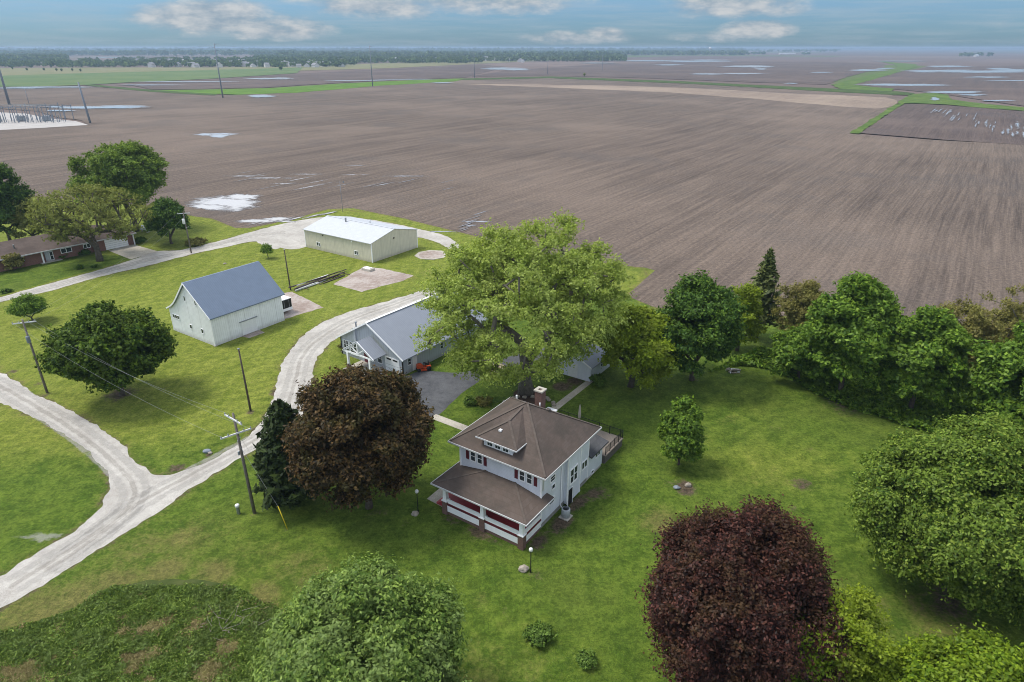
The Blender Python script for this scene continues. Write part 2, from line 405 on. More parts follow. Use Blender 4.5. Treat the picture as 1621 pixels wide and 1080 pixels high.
field_px = [(-700, 215), (-330, 212), (-60, 208), (60, 203), (140, 198), (128, 190), (90, 186), (60, 176), (-60, 168), (-60, 141), (0, 138), (130, 136), (180, 140), (300, 148), (355, 151), (420, 149), (480, 145), (560, 138), (640, 131), (735, 125), (870, 123), (1000, 129), (1200, 138), (1330, 146), (1410, 150), (1428, 158), (1420, 166), (1348, 212),
            (1400, 217), (1500, 223), (1700, 233), (2100, 262), (2100, 560), (1621, 520), (1500, 512), (1350, 505), (1200, 498), (1080, 490), (1035, 487), (1000, 472), (996, 464), (1037, 428), (1020, 424), (975, 420), (900, 412), (800, 388), (745, 372),
            (700, 361), (640, 346), (590, 336), (560, 330), (520, 331), (470, 345), (430, 354), (395, 361), (372, 361), (335, 346), (308, 343), (285, 338), (180, 320), (60, 312), (-60, 310), (-300, 330)]
FIELD = smooth_poly(gpl(field_px), 4.0, .25, 4, tension=False)
weed_px = [(-80, 1030), (0, 1006), (50, 988), (80, 983), (115, 966), (160, 940), (200, 926), (250, 918), (320, 917), (365, 928), (415, 953), (450, 978), (440, 1010), (430, 1130), (150, 1180), (-120, 1180)]
WEEDS = smooth_poly(gpl(weed_px), .7, .3, 5)

# near lawn: a fine sheet carrying how worn / bare the turf is, plus a painted sunlit yellow tone
x0, x1, y0, y1, st = -150.0, 125.0, 14.0, 205.0, 0.5
nx, ny = int((x1 - x0) / st) + 1, int((y1 - y0) / st) + 1
gx, gy = np.meshgrid(np.linspace(x0, x1, nx), np.linspace(y0, y1, ny)); qx, qy = gx.ravel(), gy.ravel()
soil = np.zeros(qx.shape); dry = np.zeros(qx.shape); sunlit_yel = np.zeros(qx.shape)
def blob(arr, c, rx, amt, ry=None, rot=0.0):
    ry = ry or rx; ca, sa = math.cos(rot), math.sin(rot); dx, dy = qx - c[0], qy - c[1]
    u_, v_ = (dx * ca + dy * sa) / rx, (-dx * sa + dy * ca) / ry
    np.maximum(arr, amt * np.clip(1.25 - np.sqrt(u_*u_ + v_*v_), 0, 1), out=arr)
dr = np.minimum(dist_poly(qx, qy, ROAD[::4]), dist_poly(qx, qy, LANE[::4]))
soil = np.maximum(soil, .62 * np.clip(1 - dr / .9, 0, 1)); dry = np.maximum(dry, .55 * np.clip(1 - dr / 2.2, 0, 1))
dfield = dist_poly(qx, qy, FIELD[::2]); dry = np.maximum(dry, .7 * np.clip(1 - dfield / 2.5, 0, 1)); soil = np.maximum(soil, .5 * np.clip(1 - dfield / .9, 0, 1))
for (u, v, r, a) in [(1085, 772, 1.7, .95), (1062, 765, 1.2, .6), (1272, 765, 1.8, .8), (1258, 806, .8, .6), (1180, 690, 1.5, .45), (1230, 680, 1.6, .45), (1275, 710, 1.5, .4), (1180, 660, 1.2, .35), (1190, 705, 1.0, .4),
                     (280, 742, 1.4, .8), (397, 652, .9, .8), (75, 624, .9, .6), (403, 814, .5, .7), (850, 912, 1.0, .7), (800, 915, 1.6, .35), (805, 965, 1.2, .5), (685, 812, 1.5, .35), (455, 838, .7, .6),
                     (600, 805, 3.2, .4), (190, 625, 2.6, .8), (1095, 600, 2.0, .6), (1160, 590, 1.4, .7), (1340, 640, 4, .7), (1440, 655, 4, .7), (1570, 665, 4, .7), (1480, 660, 4, .6), (1280, 600, 3, .6),
                     (838, 622, 2.6, .9), (760, 628, 1.6, .5), (1500, 955, 4, .6), (1150, 1080, 3, .7), (640, 830, 1.2, .4), (330, 720, .6, .9), (735, 655, .8, .3), (700, 690, .8, .3), (432, 660, 1.6, .8), (440, 622, 1.4, .85), (452, 585, 1.3, .8), (474, 548, 1.3, .75), (505, 522, 1.2, .7), (545, 506, 1.2, .7), (500, 570, .9, .7), (495, 600, .9, .7), (600, 488, 1.0, .6), (215, 745, 1.2, .6), (175, 765, .9, .7), (160, 740, 1.0, .6), (120, 705, 1.0, .5), (60, 608, 1.0, .6), (20, 588, 1.2, .7), (90, 640, 1.0, .5), (365, 545, 1.2, .5), (390, 530, 1.6, .6), (890, 612, 1.9, .95), (910, 605, 1.7, .95)]:
    blob(soil, gp(u, v), r, a)
for (u, v, r, a) in [(1045, 825, 2.4, .85), (1150, 665, 2, .5), (1210, 760, 3.5, .35), (1330, 640, 4, .4), (1380, 970, 4, .5), (1480, 985, 4, .6), (480, 905, 4, .6), (300, 850, 4, .65), (220, 870, 4.5, .6), (140, 940, 4, .8), (60, 965, 4, .85), (260, 905, 2.5, .95), (340, 905, 2.2, .95), (420, 940, 1.8, .9),
                     (180, 925, 3, .95), (100, 960, 3, .95), (520, 940, 3, .5), (760, 1060, 4, .5), (400, 880, 4, .45), (1100, 690, 2, .4), (650, 440, 2.5, .6), (680, 432, 2.5, .6), (480, 690, 2, .3), (540, 1000, 3, .5), (860, 1050, 4, .35), (1290, 900, 4, .3)]:
    blob(dry, gp(u, v), r * 1.15, a)
rq = random.Random(17)
for _ in range(110):
    c_ = gp(rq.uniform(20, 1400), rq.uniform(600, 1060)) if rq.random() < .7 else gp(rq.uniform(60, 700), rq.uniform(420, 620))
    blob(dry if rq.random() < .55 else soil, c_, rq.uniform(.5, 2.2), rq.uniform(.25, .55), rq.uniform(.4, 1.2), rq.uniform(0, 3))
# bare soil strip along the house and sheds
hr = math.radians(-34.34); hX, hY = (math.cos(hr), math.sin(hr)), (-math.sin(hr), math.cos(hr))
def hloc(x, y, o=(0.884, 45.716)): return (o[0] + x * hX[0] + y * hX[1] * -1 if False else o[0] + x * math.cos(hr) - y * math.sin(hr), o[1] + x * math.sin(hr) + y * math.cos(hr))
for (x, y, rx, ry, a) in [(1.2, 4.5, 1.4, 2.2, .9), (1.1, 8, 1.2, 2.5, .9), (1.6, 10.5, 1.4, 2.2, .75), (-3.5, -.7, 4.2, .9, .8), (-7.5, -.6, 2.0, .9, .7), (2.6, 10.5, 1.2, 2.0, .4), (.8, 1.5, 1.0, 2.4, .8), (-4.5, -1.6, 3.5, .9, .35), (1.0, 16.5, 1.1, 3.5, .35)]:
    blob(soil, hloc(x, y), rx, a, ry, hr)
# sunlight on the mown turf west of the drive, painted as yellower green
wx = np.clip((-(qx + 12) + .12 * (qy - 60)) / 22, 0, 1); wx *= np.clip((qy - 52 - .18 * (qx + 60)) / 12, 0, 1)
sunlit_yel = np.maximum(sunlit_yel, .95 * wx); sunlit_yel = np.maximum(sunlit_yel, .8 * np.clip((qy - 95) / 15, 0, 1) * np.clip((18 - qx) / 12, 0, 1))
blob(sunlit_yel, gp(1220, 735), 12, .55, 7, 0); blob(sunlit_yel, gp(990, 445), 12, .9); blob(sunlit_yel, gp(1190, 640), 7, .35)
sunlit_yel *= 1 - .85 * inside(qx, qy, gpl([(-40, 440), (60, 400), (200, 405), (250, 398), (210, 412), (100, 440), (-40, 480)]))
me = np_mesh('lawn', np.stack([qx, qy, np.zeros_like(qx)], 1),
             [], None) if False else None
idx = np.arange(nx * ny).reshape(ny, nx)
F = np.stack([idx[:-1, :-1].ravel(), idx[:-1, 1:].ravel(), idx[1:, 1:].ravel(), idx[1:, :-1].ravel()], 1)
def lawn_mat():
    m, g = material('lawn_turf'); p = g.pos()
    big, mid, fine, tiny = g.noise(p, .07, 4), g.noise(p, .42, 5, .65), g.noise(p, 2.4, 5, .7), g.noise(p, 11.0, 3, .7)
    mow = g.noise(g.map(p, -GRID, (.9, .05, 1)), 1.0, 3)
    k = g.math('ADD', g.math('MULTIPLY', mid, .55), g.math('MULTIPLY', fine, .45))
    green = g.mix(g.ramp(k, .36, .64), (.050, .092, .012), (.112, .165, .024))
    green = g.mix(g.math('MULTIPLY', g.ramp(big, .45, .68), .45), green, (.100, .132, .026))
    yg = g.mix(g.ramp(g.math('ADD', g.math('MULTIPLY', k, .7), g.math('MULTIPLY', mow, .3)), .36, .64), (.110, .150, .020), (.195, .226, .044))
    br = g.math('MULTIPLY', g.math('SUBTRACT', g.math('ADD', g.math('MULTIPLY', mid, .55), g.math('MULTIPLY', fine, .45)), .5), 3.0)
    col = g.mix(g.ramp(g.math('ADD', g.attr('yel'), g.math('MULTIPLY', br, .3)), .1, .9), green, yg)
    tan = g.mix(fine, (.105, .100, .032), (.190, .160, .068))
    col = g.mix(g.math('MULTIPLY', g.ramp(g.math('ADD', g.attr('dry'), g.math('MULTIPLY', br, .8)), .25, 1.0), .75), col, tan)
    dirt = g.mix(g.ramp(fine, .3, .7), (.050, .038, .027), (.125, .098, .072))
    col = g.mix(g.ramp(g.math('ADD', g.attr('soil'), g.math('MULTIPLY', br, .7)), .38, .78), col, dirt)
    sx = g.n('ShaderNodeSeparateXYZ'); g.put(sx.inputs[0], g.map(p, -GRID + .35)); stripe = g.math('SINE', g.math('MULTIPLY', g.math('ADD', sx.outputs[0], g.math('MULTIPLY', big, 9.0)), 3.4))
    col = g.mix(g.math('MULTIPLY', g.ramp(g.noise(p, .05, 3), .4, .62), .8), col, g.mix(g.ramp(stripe, -.8, .8), (.86, .88, .84), (1.12, 1.10, 1.08)), 'MULTIPLY')
    tuft = g.noise(p, 1.15, 6, .78)
    col = g.mix(.75, col, g.mix(g.ramp(g.math('ADD', g.math('MULTIPLY', tuft, .5), g.math('MULTIPLY', g.noise(p, 3.6, 4, .8), .5)), .34, .66), (.42, .46, .42), (1.62, 1.52, 1.45)), 'MULTIPLY')
    col = g.mix(.5, col, g.mix(g.ramp(tiny, .3, .7), (.5, .5, .5), (1.5, 1.5, 1.45)), 'MULTIPLY')
    finish(g, col, .95, g.math('ADD', g.math('MULTIPLY', tuft, .9), g.math('MULTIPLY', tiny, .4)), .8, .25, spec=.08); return m
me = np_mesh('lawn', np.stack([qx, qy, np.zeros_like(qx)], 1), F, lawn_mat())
for nm, arr in (('soil', soil), ('dry', dry), ('yel', sunlit_yel)):
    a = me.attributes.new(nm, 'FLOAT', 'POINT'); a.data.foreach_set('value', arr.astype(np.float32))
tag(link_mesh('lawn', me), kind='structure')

def far_mat():
    m, g = material('far_ground'); p = g.pos()
    r = g.map(p, -GRID)
    v = g.n('ShaderNodeTexVoronoi', feature='F1', distance='CHEBYCHEV'); g.put(v.inputs['Vector'], g.map(r, 0, (1/650., 1/900., 1))); v.inputs['Scale'].default_value = 1.0; v.inputs['Randomness'].default_value = .7
    sp = g.n('ShaderNodeSeparateColor'); g.put(sp.inputs[0], v.outputs['Color'])
    base = g.mix(sp.outputs[0], (.098, .072, .066), (.185, .140, .118))
    f = g.noise(g.map(p, -GRID, (1, .35, 1)), .012, 5)
    base = g.mix(g.ramp(f, .35, .7), base, (.135, .105, .092))
    green = g.math('GREATER_THAN', sp.outputs[1], .90)
    base = g.mix(green, base, (.09, .12, .04))
    finish(g, base, .95, spec=.05); return m
sheet('ground', [(-60000, -300), (60000, -300), (60000, 70000), (-60000, 70000)], -.35, far_mat())

def soil_mat(name, a, b, wet, seed=0, rows=.76, rowamt=.35, flat=False):
    m, g = material(name); p = g.pos(); r = g.map(p, -GRID, (1, 1, 1), (seed, seed, 0))
    warp = g.noise(p, .006, 1)
    s = g.n('ShaderNodeSeparateXYZ'); g.put(s.inputs[0], r)
    xr = g.math('ADD', s.outputs[0], g.math('MULTIPLY', warp, 5.0))
    cm = g.n('ShaderNodeCombineXYZ'); g.put(cm.inputs[0], xr); g.put(cm.inputs[1], g.math('MULTIPLY', s.outputs[1], .022))
    st1 = g.noise(cm.outputs[0], .55, 4, .7); st2 = g.noise(cm.outputs[0], .13, 4, .6); st3 = g.noise(cm.outputs[0], 1.6, 3, .7)
    patch = g.noise(p, .021, 5, .62); gr = g.noise(p, 1.3, 5, .75); speck = g.noise(p, 4.5, 3, .8)
    k = g.math('ADD', g.math('ADD', g.math('MULTIPLY', st1, .34), g.math('MULTIPLY', st2, .26)), g.math('ADD', g.math('MULTIPLY', patch, .2), g.math('MULTIPLY', gr, .2)))
    col = g.mix(g.ramp(k, .38, .62), a, b)
    col = g.mix(g.math('MULTIPLY', g.ramp(patch, .50, .66), .70), col, wet)
    col = g.mix(g.math('MULTIPLY', g.ramp(g.noise(p, .0075, 5, .6), .44, .66), .45), col, tuple(x * 1.45 for x in b))
    col = g.mix(g.math('MULTIPLY', g.ramp(st3, .40, .66), .30), col, tuple(x * 1.55 for x in b))
    col = g.mix(.75, col, g.mix(g.ramp(g.math('ADD', g.math('MULTIPLY', gr, .5), g.math('MULTIPLY', speck, .5)), .36, .66), (.55, .55, .56), (1.42, 1.40, 1.36)), 'MULTIPLY')
    finish(g, col, .93, g.math('ADD', st3, gr), .5, .25, spec=.08); return m
M['soil'] = soil_mat('ploughed_soil', (.070, .056, .048), (.151, .118, .095), (.080, .069, .063))
M['soil_dark'] = soil_mat('ploughed_soil_dark', (.066, .052, .050), (.115, .088, .076), (.070, .060, .062), 40)
M['stubble'] = soil_mat('stubble', (.17, .13, .105), (.25, .20, .155), (.15, .115, .10), 90)
sheet('plowed_field', FIELD, .012, M['soil'])
def crop_mat(name, a, b, sc=.03):
    m, g = material(name); p = g.pos()
    k = g.math('ADD', g.math('MULTIPLY', g.noise(p, sc, 5), .6), g.math('MULTIPLY', g.noise(g.map(p, -GRID, (1, .1, 1)), .25, 4), .4))
    finish(g, g.mix(g.ramp(k, .38, .62), a, b), .95, spec=.05); return m
M['crop'] = crop_mat('young_crop', (.075, .145, .020), (.105, .185, .028))
M['pasture'] = crop_mat('pasture', (.085, .135, .050), (.120, .160, .062), .012)
M['pale_grass'] = crop_mat('pale_grass', (.150, .155, .075), (.20, .185, .10), .02)
M['verge'] = crop_mat('verge_grass', (.060, .105, .022), (.105, .155, .035), .08)
M['dark_verge'] = crop_mat('ditch_grass', (.040, .070, .020), (.075, .105, .032), .08)
def far_sheet(name, px, z, mat, step=25, jit=3.0, seed=0):
    return sheet(name, smooth_poly(gpl(px), step, jit, seed, tension=False), z, mat)
far_sheet('pasture_field', [(-350, 127), (-60, 122), (100, 117), (333, 111), (480, 107), (470, 116), (333, 125), (200, 131), (130, 135), (60, 137), (-60, 138), (-350, 146)], .12, M['pasture'], seed=2)
far_sheet('pale_grass_field', [(-350, 112), (0, 108), (180, 107), (330, 107), (480, 104), (620, 100), (760, 96.5), (880, 95.5), (760, 101), (620, 108), (480, 112), (330, 111), (100, 117), (-60, 122), (-350, 127)], .06, M['pale_grass'], seed=3)
far_sheet('crop_field', [(240, 143), (320, 142), (420, 140), (540, 132.5), (620, 128.5), (736, 124), (722, 129), (600, 136), (470, 147), (380, 150), (300, 148)], .12, M['crop'], seed=4)
far_sheet('field_verge', [(128, 134.5), (150, 134.5), (260, 144), (345, 149.5), (340, 151.5), (240, 146), (160, 138)], .16, M['dark_verge'], 15, 1.5, 5)
far_sheet('field_verge', [(720, 125), (870, 121.3), (1000, 126), (1080, 129), (1200, 135), (1330, 141), (1420, 145), (1450, 148), (1440, 151), (1410, 150.5), (1330, 146.5), (1200, 139), (1080, 132.5), (1000, 129.5), (870, 124), (735, 127)], .2, M['dark_verge'], 15, 1.5, 6)
far_sheet('stubble_strip', [(720, 133), (850, 134), (980, 136), (1100, 140), (1250, 148), (1400, 154), (1422, 160), (1412, 168), (1385, 172), (1330, 169), (1200, 157), (1050, 146), (850, 138)], .05, M['stubble'], 12, 5.0, 7)
far_sheet('ditch_verge', [(1315, 134.5), (1340, 128), (1380, 118), (1420, 108), (1418, 103), (1390, 97), (1450, 102), (1452, 106), (1428, 113), (1390, 124), (1352, 134.5), (1380, 138), (1420, 141), (1410, 145), (1330, 141)], .24, M['verge'], 12, 3, 8)
far_sheet('field_verge', [(1418, 164), (1440, 150), (1470, 147), (1500, 150), (1506, 158), (1560, 165), (1640, 172), (1800, 188), (1800, 196), (1640, 177), (1550, 171), (1500, 166), (1450, 164)], .2, M['verge'], 8, 1.5, 9)
far_sheet('field_verge', [(1344, 212), (1382, 188), (1418, 165), (1433, 163.5), (1395, 187), (1361, 212)], .2, M['verge'], 8, 1.2, 10)
far_sheet('plowed_field', [(1362, 211), (1396, 187.5), (1432, 165), (1500, 167), (1640, 178), (1850, 200), (1850, 246), (1640, 231), (1500, 222)], .1, M['soil_dark'], 12, 1.5, 11)
far_sheet('plowed_field', [(1352, 134.5), (1428, 113), (1470, 106), (1621, 104), (1900, 108), (1900, 190), (1621, 168), (1480, 147), (1400, 140)], .08, M['soil_dark'], 20, 3, 12)
far_sheet('plowed_field', [(745, 121), (800, 112), (960, 101), (1120, 97), (1300, 98), (1400, 101), (1400, 107), (1340, 122), (1310, 134), (1180, 130), (1000, 123), (870, 120)], .06, M['soil_dark'], 25, 4, 13)
far_sheet('plowed_field', [(200, 133), (333, 126), (470, 117), (620, 109), (760, 102), (800, 106), (735, 123), (620, 127), (540, 131), (420, 139), (320, 141), (240, 142)], .06, M['soil_dark'], 25, 4, 14)

def gravel_mat(name, a, b, pot=.4):
    m, g = material(name); p = g.pos()
    big, mid, fine = g.noise(p, .18, 4), g.noise(p, 1.1, 5, .7), g.noise(p, 9, 4, .8)
    col = g.mix(g.ramp(g.math('ADD', g.math('MULTIPLY', mid, .5), g.math('MULTIPLY', big, .5)), .36, .66), a, b)
    col = g.mix(g.math('MULTIPLY', g.ramp(g.noise(p, .55, 5, .7), .58, .72), pot), col, tuple(x * .5 for x in a))
    col = g.mix(.6, col, g.mix(g.ramp(fine, .3, .7), (.65, .65, .65), (1.3, 1.3, 1.3)), 'MULTIPLY')
    finish(g, col, .95, fine, .5, .04, spec=.1); return m
M['gravel'] = gravel_mat('gravel', (.325, .305, .275), (.47, .45, .41))
M['pad_gravel'] = gravel_mat('pad_gravel', (.34, .32, .30), (.44, .42, .40), .1)
M['asphalt'] = gravel_mat('asphalt', (.062, .064, .070), (.112, .115, .122), .5)
M['concrete_ground'] = gravel_mat('concrete_ground', (.34, .31, .26), (.46, .43, .37), .5)
M['sand'] = gravel_mat('sand', (.28, .22, .16), (.38, .31, .24), .3)
M['old_slab'] = gravel_mat('old_slab', (.25, .195, .165), (.43, .385, .35), .8)
M['mulch'] = gravel_mat('mulch', (.045, .03, .022), (.085, .055, .04), .2)
sheet('gravel_road', ROAD, .008, M['gravel']); sheet('gravel_lane', LANE, .008, M['gravel'])
sheet('asphalt_driveway', DRIVE, .008, M['asphalt'])
sheet('sand_patch', smooth_poly(gpl([(765, 584), (778, 577), (795, 577), (800, 583), (790, 590), (775, 592)]), .5, .3, 20), .014, M['sand'])
def track_mat(name, col, amt):
    m, g = material(name); p = g.pos(); k = g.math('ADD', g.attr('depth'), g.math('MULTIPLY', g.math('SUBTRACT', g.noise(p, .8, 6, .72), .5), 2.0))
    b = g.n('ShaderNodeBsdfPrincipled'); g.put(b.inputs['Base Color'], g.mix(g.noise(p, 6, 3), tuple(x * .75 for x in col), col)); b.inputs['Roughness'].default_value = .95
    t = g.n('ShaderNodeBsdfTransparent'); mx = g.n('ShaderNodeMixShader'); g.put(mx.inputs[0], g.math('MULTIPLY', g.ramp(k, .35, .95), amt)); g.l.new(t.outputs[0], mx.inputs[1]); g.l.new(b.outputs[0], mx.inputs[2])
    g.l.new(mx.outputs[0], g.n('ShaderNodeOutputMaterial').inputs[0]); return m
M['track_pale'] = track_mat('packed_gravel', (.50, .48, .44), .35); M['track_dirt'] = track_mat('loose_dirty_gravel', (.27, .24, .20), .22)
def band(px, off, hw, mat, z):
    c = smooth_poly(gpl(px), 1.0, .12, 3, closed=False); V = []; D = []; F = []
    for i, q in enumerate(c):
        a = np.array(c[max(0, i-1)]); b_ = np.array(c[min(len(c)-1, i+1)]); t = (b_ - a) / (np.linalg.norm(b_ - a) + 1e-9); nn = np.array([-t[1], t[0]])
        for o_, d in ((-hw, 0.), (-hw*.4, .9), (hw*.4, .9), (hw, 0.)):
            pq = np.array(q) + nn * (off + o_); V.append((pq[0], pq[1], z)); D.append(d if 0 < i < len(c) - 2 else 0.)
    for i in range(len(c) - 1):
        for k in range(3): F.append((i*4 + k, i*4 + k + 1, i*4 + 5 + k, i*4 + 4 + k))
    me = bpy.data.meshes.new('wheel_track'); me.from_pydata(V, [], F); me.materials.append(mat)
    at = me.attributes.new('depth', 'FLOAT', 'POINT'); at.data.foreach_set('value', np.array(D, dtype=np.float32)); me.update(); return tag(link_mesh('wheel_track', me), kind='structure')
RC1 = [(-30, 594), (30, 628), (95, 667), (150, 706), (190, 742), (212, 770), (206, 800), (160, 838), (90, 884), (0, 938), (-60, 972)]
RC2 = [(60, 912), (150, 852), (215, 800), (290, 758), (370, 715), (425, 683), (455, 640), (468, 600), (480, 562), (512, 532), (560, 505), (630, 480), (690, 457), (735, 435)]
RC3 = [(-30, 483), (78, 455), (155, 433), (240, 410), (320, 393), (400, 374), (470, 366)]
for rc, hw in ((RC1, 1.0), (RC2, 1.0), (RC3, .85)):
    for o_ in (-hw, hw): band(rc, o_, .62, M['track_pale'], .0125)
    band(rc, 0, .42, M['track_dirt'], .0145)
def slabgeo(name, px, z0, z1, mat, kind='structure'):
    m = MB(); P = gpl(px); m.prism(P, 2, z0, z1); o = m.build(name, mat); return tag(o, kind=kind)
slabgeo('concrete_path', [(680.6, 662), (690, 656), (745, 676.5), (735, 683)], -.1, .035, M['concrete_ground'])
slabgeo('concrete_path', [(862, 653), (928, 603), (922, 598), (902, 589), (908, 585), (934, 596), (942, 602), (874, 656)], -.1, .035, M['concrete_ground'])
slabgeo('concrete_path', [(676, 790), (698, 772), (716, 781), (706, 806)], -.1, .04, M['concrete_ground'])
slabgeo('concrete_apron', [(172, 397), (207, 386), (249, 398), (207, 411)], -.1, .03, M['concrete_ground'])
sheet('old_slab', smooth_poly(gpl([(527, 450), (578, 421.5), (612, 427), (655, 436), (640, 444), (573, 462)]), .7, .35, 21, tension=False), .012, M['old_slab'])
sheet('gravel_pad', smooth_poly(gpl([(440, 466), (462, 462), (512, 487), (448, 506)]), .7, .3, 22, tension=False), .012, M['old_slab'])
sheet('gravel_pad', smooth_poly(gpl([(-700, 214), (-60, 209), (60, 203), (140, 198), (120, 192), (84, 188.5), (40, 180), (-60, 175), (-500, 180)]), 3, .4, 23, tension=False), .03, M['pad_gravel'])
sheet('gravel_path', smooth_poly(gpl([(405, 381), (422, 383), (444, 393), (436, 395), (415, 388)]), .8, .3, 24), .012, M['gravel'])
sheet('planting_bed', smooth_poly(gpl([(820, 640), (812, 622), (835, 612), (862, 622), (862, 640)]), .5, .2, 26), .012, M['mulch'])
P8 = gp(683, 404)
mb = MB(); mb.prism([(P8[0] + 3.55 * math.cos(k * math.pi / 4 + .2), P8[1] + 3.55 * math.sin(k * math.pi / 4 + .2)) for k in range(8)], 2, -.1, .10); tag(mb.build('concrete_pad', M['concrete_ground']), kind='structure')
sheet('sand_patch', smooth_poly([(P8[0] + 2.7 * math.cos(k * math.pi / 4 + .2), P8[1] + 2.7 * math.sin(k * math.pi / 4 + .2)) for k in range(8)], .5, .2, 27), .106, M['old_slab'])

def water_mat():
    """sheet of water breaking up into wet mud towards its margin"""
    m, g = material('standing_water'); p = g.pos()
    s_ = g.n('ShaderNodeSeparateXYZ'); g.put(s_.inputs[0], g.map(p, -GRID))
    cm = g.n('ShaderNodeCombineXYZ'); g.put(cm.inputs[0], s_.outputs[0]); g.put(cm.inputs[1], g.math('MULTIPLY', s_.outputs[1], .12))
    st = g.math('ADD', g.math('MULTIPLY', g.noise(cm.outputs[0], .9, 4, .7), .6), g.math('MULTIPLY', g.noise(p, .35, 5, .7), .4))
    k = g.math('ADD', g.attr('depth'), g.math('MULTIPLY', g.math('SUBTRACT', st, .5), 2.2))
    b = g.n('ShaderNodeBsdfPrincipled'); g.put(b.inputs['Base Color'], g.mix(g.ramp(k, .3, .9), (.13, .11, .10), (.30, .29, .285)))
    g.put(b.inputs['Roughness'], g.mix(g.ramp(k, .3, .6), (.5, .5, .5), (.12, .12, .12))); b.inputs['Specular IOR Level'].default_value = .8
    t = g.n('ShaderNodeBsdfTransparent'); mx = g.n('ShaderNodeMixShader'); g.put(mx.inputs[0], g.ramp(k, .05, .65)); g.l.new(t.outputs[0], mx.inputs[1]); g.l.new(b.outputs[0], mx.inputs[2])
    g.l.new(mx.outputs[0], g.n('ShaderNodeOutputMaterial').inputs[0]); return m
M['water'] = water_mat()
def depth_mesh(name, rings, z):
    """rings: list of (outline points, depth) from the middle out"""
    n = len(rings[0][0]); V = []; D = []; F = []
    c = np.mean(np.array(rings[0][0]), 0); V.append((c[0], c[1], z)); D.append(1.0)
    for pts, d in rings: V += [(x, y, z) for x, y in pts]; D += [d] * n
    for i in range(n): F.append((0, 1 + i, 1 + (i + 1) % n))
    for r in range(len(rings) - 1):
        for i in range(n): F.append((1 + r*n + i, 1 + (r+1)*n + i, 1 + (r+1)*n + (i+1) % n, 1 + r*n + (i+1) % n))
    me = bpy.data.meshes.new(name); me.from_pydata(V, [], F); me.materials.append(M['water'])
    at = me.attributes.new('depth', 'FLOAT', 'POINT'); at.data.foreach_set('value', np.array(D, dtype=np.float32)); me.update()
    return tag(link_mesh(name, me), kind='structure')
def puddle(c, ru, rv, seed, rag=.45, z=.022, ds=1.0):
    """standing water: an uneven outline round a surveyed centre"""
    n = 72 if ru > 20 else 36; q = []
    for k in range(n):
        t = 2 * math.pi * k / n
        q.append(max(.35, 1 + rag * mnoise.noise(Vector((math.cos(t) * 1.5, math.sin(t) * 1.5, seed * 3.7))) + rag * .8 * mnoise.noise(Vector((math.cos(t) * 4, math.sin(t) * 4, seed * 9.1)))))
    rings = [([gp(c[0] + ru * f * q[k] * math.cos(2 * math.pi * k / n), c[1] + rv * f * q[k] * math.sin(2 * math.pi * k / n)) for k in range(n)], d) for f, d in ((.35, 1.0 * ds), (.75, .75 * ds), (1.1, .38 * ds), (1.45, 0.0))]
    return depth_mesh('puddle', rings, z + .0021 * (seed % 40))
for i, (u, v, ru, rv) in enumerate([(362, 321, 50, 9), (330, 328, 26, 4), (385, 312, 22, 4), (420, 350, 38, 2.6), (440, 347, 20, 2), (338, 213, 30, 1.7), (345, 215, 14, 2.2), (744, 357, 9, .8), (755, 351, 16, .9),
                                    (425, 282, 36, 1.0), (490, 276, 26, .8), (640, 279, 34, .8), (390, 279, 30, 1.0), (560, 277, 20, .6), (450, 291, 18, .6), (700, 367, 16, .8), (590, 352, 10, .8), (560, 262, 22, .5)]): puddle((u, v), ru, rv, i, ds=.5 if 255 < v < 300 else 1.0)
for i, (u, v, ru, rv) in enumerate([(150, 171, 72, 1.6), (195, 169, 36, 1.2), (95, 176, 20, 1), (90, 169.5, 14, .6), (413, 153, 19, 1.7), (80, 138.5, 60, .8), (30, 140, 40, .8), (440, 125, 20, 1.2), (420, 125, 28, 1.0), (300, 130, 70, .6), (240, 135, 40, .6), (640, 126, 40, .5), (560, 128, 40, .5), (700, 131.5, 14, .8),
                                    (800, 109, 30, 1.5), (815, 110.3, 20, 1.4), (950, 100, 28, .7), (1030, 96.5, 60, .8), (1060, 103, 22, .8), (1100, 97.5, 45, 1.0), (1120, 95.5, 30, .7), (1190, 105.5, 36, 1.3), (1205, 109.5, 8, .8), (1120, 117.5, 22, 1.0), (1175, 117, 30, .9), (1300, 115, 16, .6), (1375, 111.5, 26, 1.2), (1400, 108.6, 12, .8), (1252, 132.5, 8, .7),
                                    (1500, 105.5, 30, 1.3), (1495, 113, 52, 2.2), (1560, 114, 60, 1.6), (1600, 111.5, 30, 1.4), (1580, 109, 18, .8), (1565, 122.5, 32, .9), (1430, 135, 60, 1.6), (1510, 146.5, 38, 1.7), (1540, 151, 20, .9), (1420, 97, 40, .5), (1610, 128, 40, .6), (1580, 160, 24, .8), (1480, 157.5, 6, 2.2),
                                    (180, 91, 40, .5), (300, 94, 60, .5), (20, 100, 26, 1.0), (30, 97, 30, .6)]): puddle((u, v), ru, rv, 30 + i, .35, .3)
gs_ = puddle((66, 851), 30, 9, 77, .5, .012, .75); gs_.name = 'gravel_scatter'; gs_.data.materials[0] = M['track_pale']
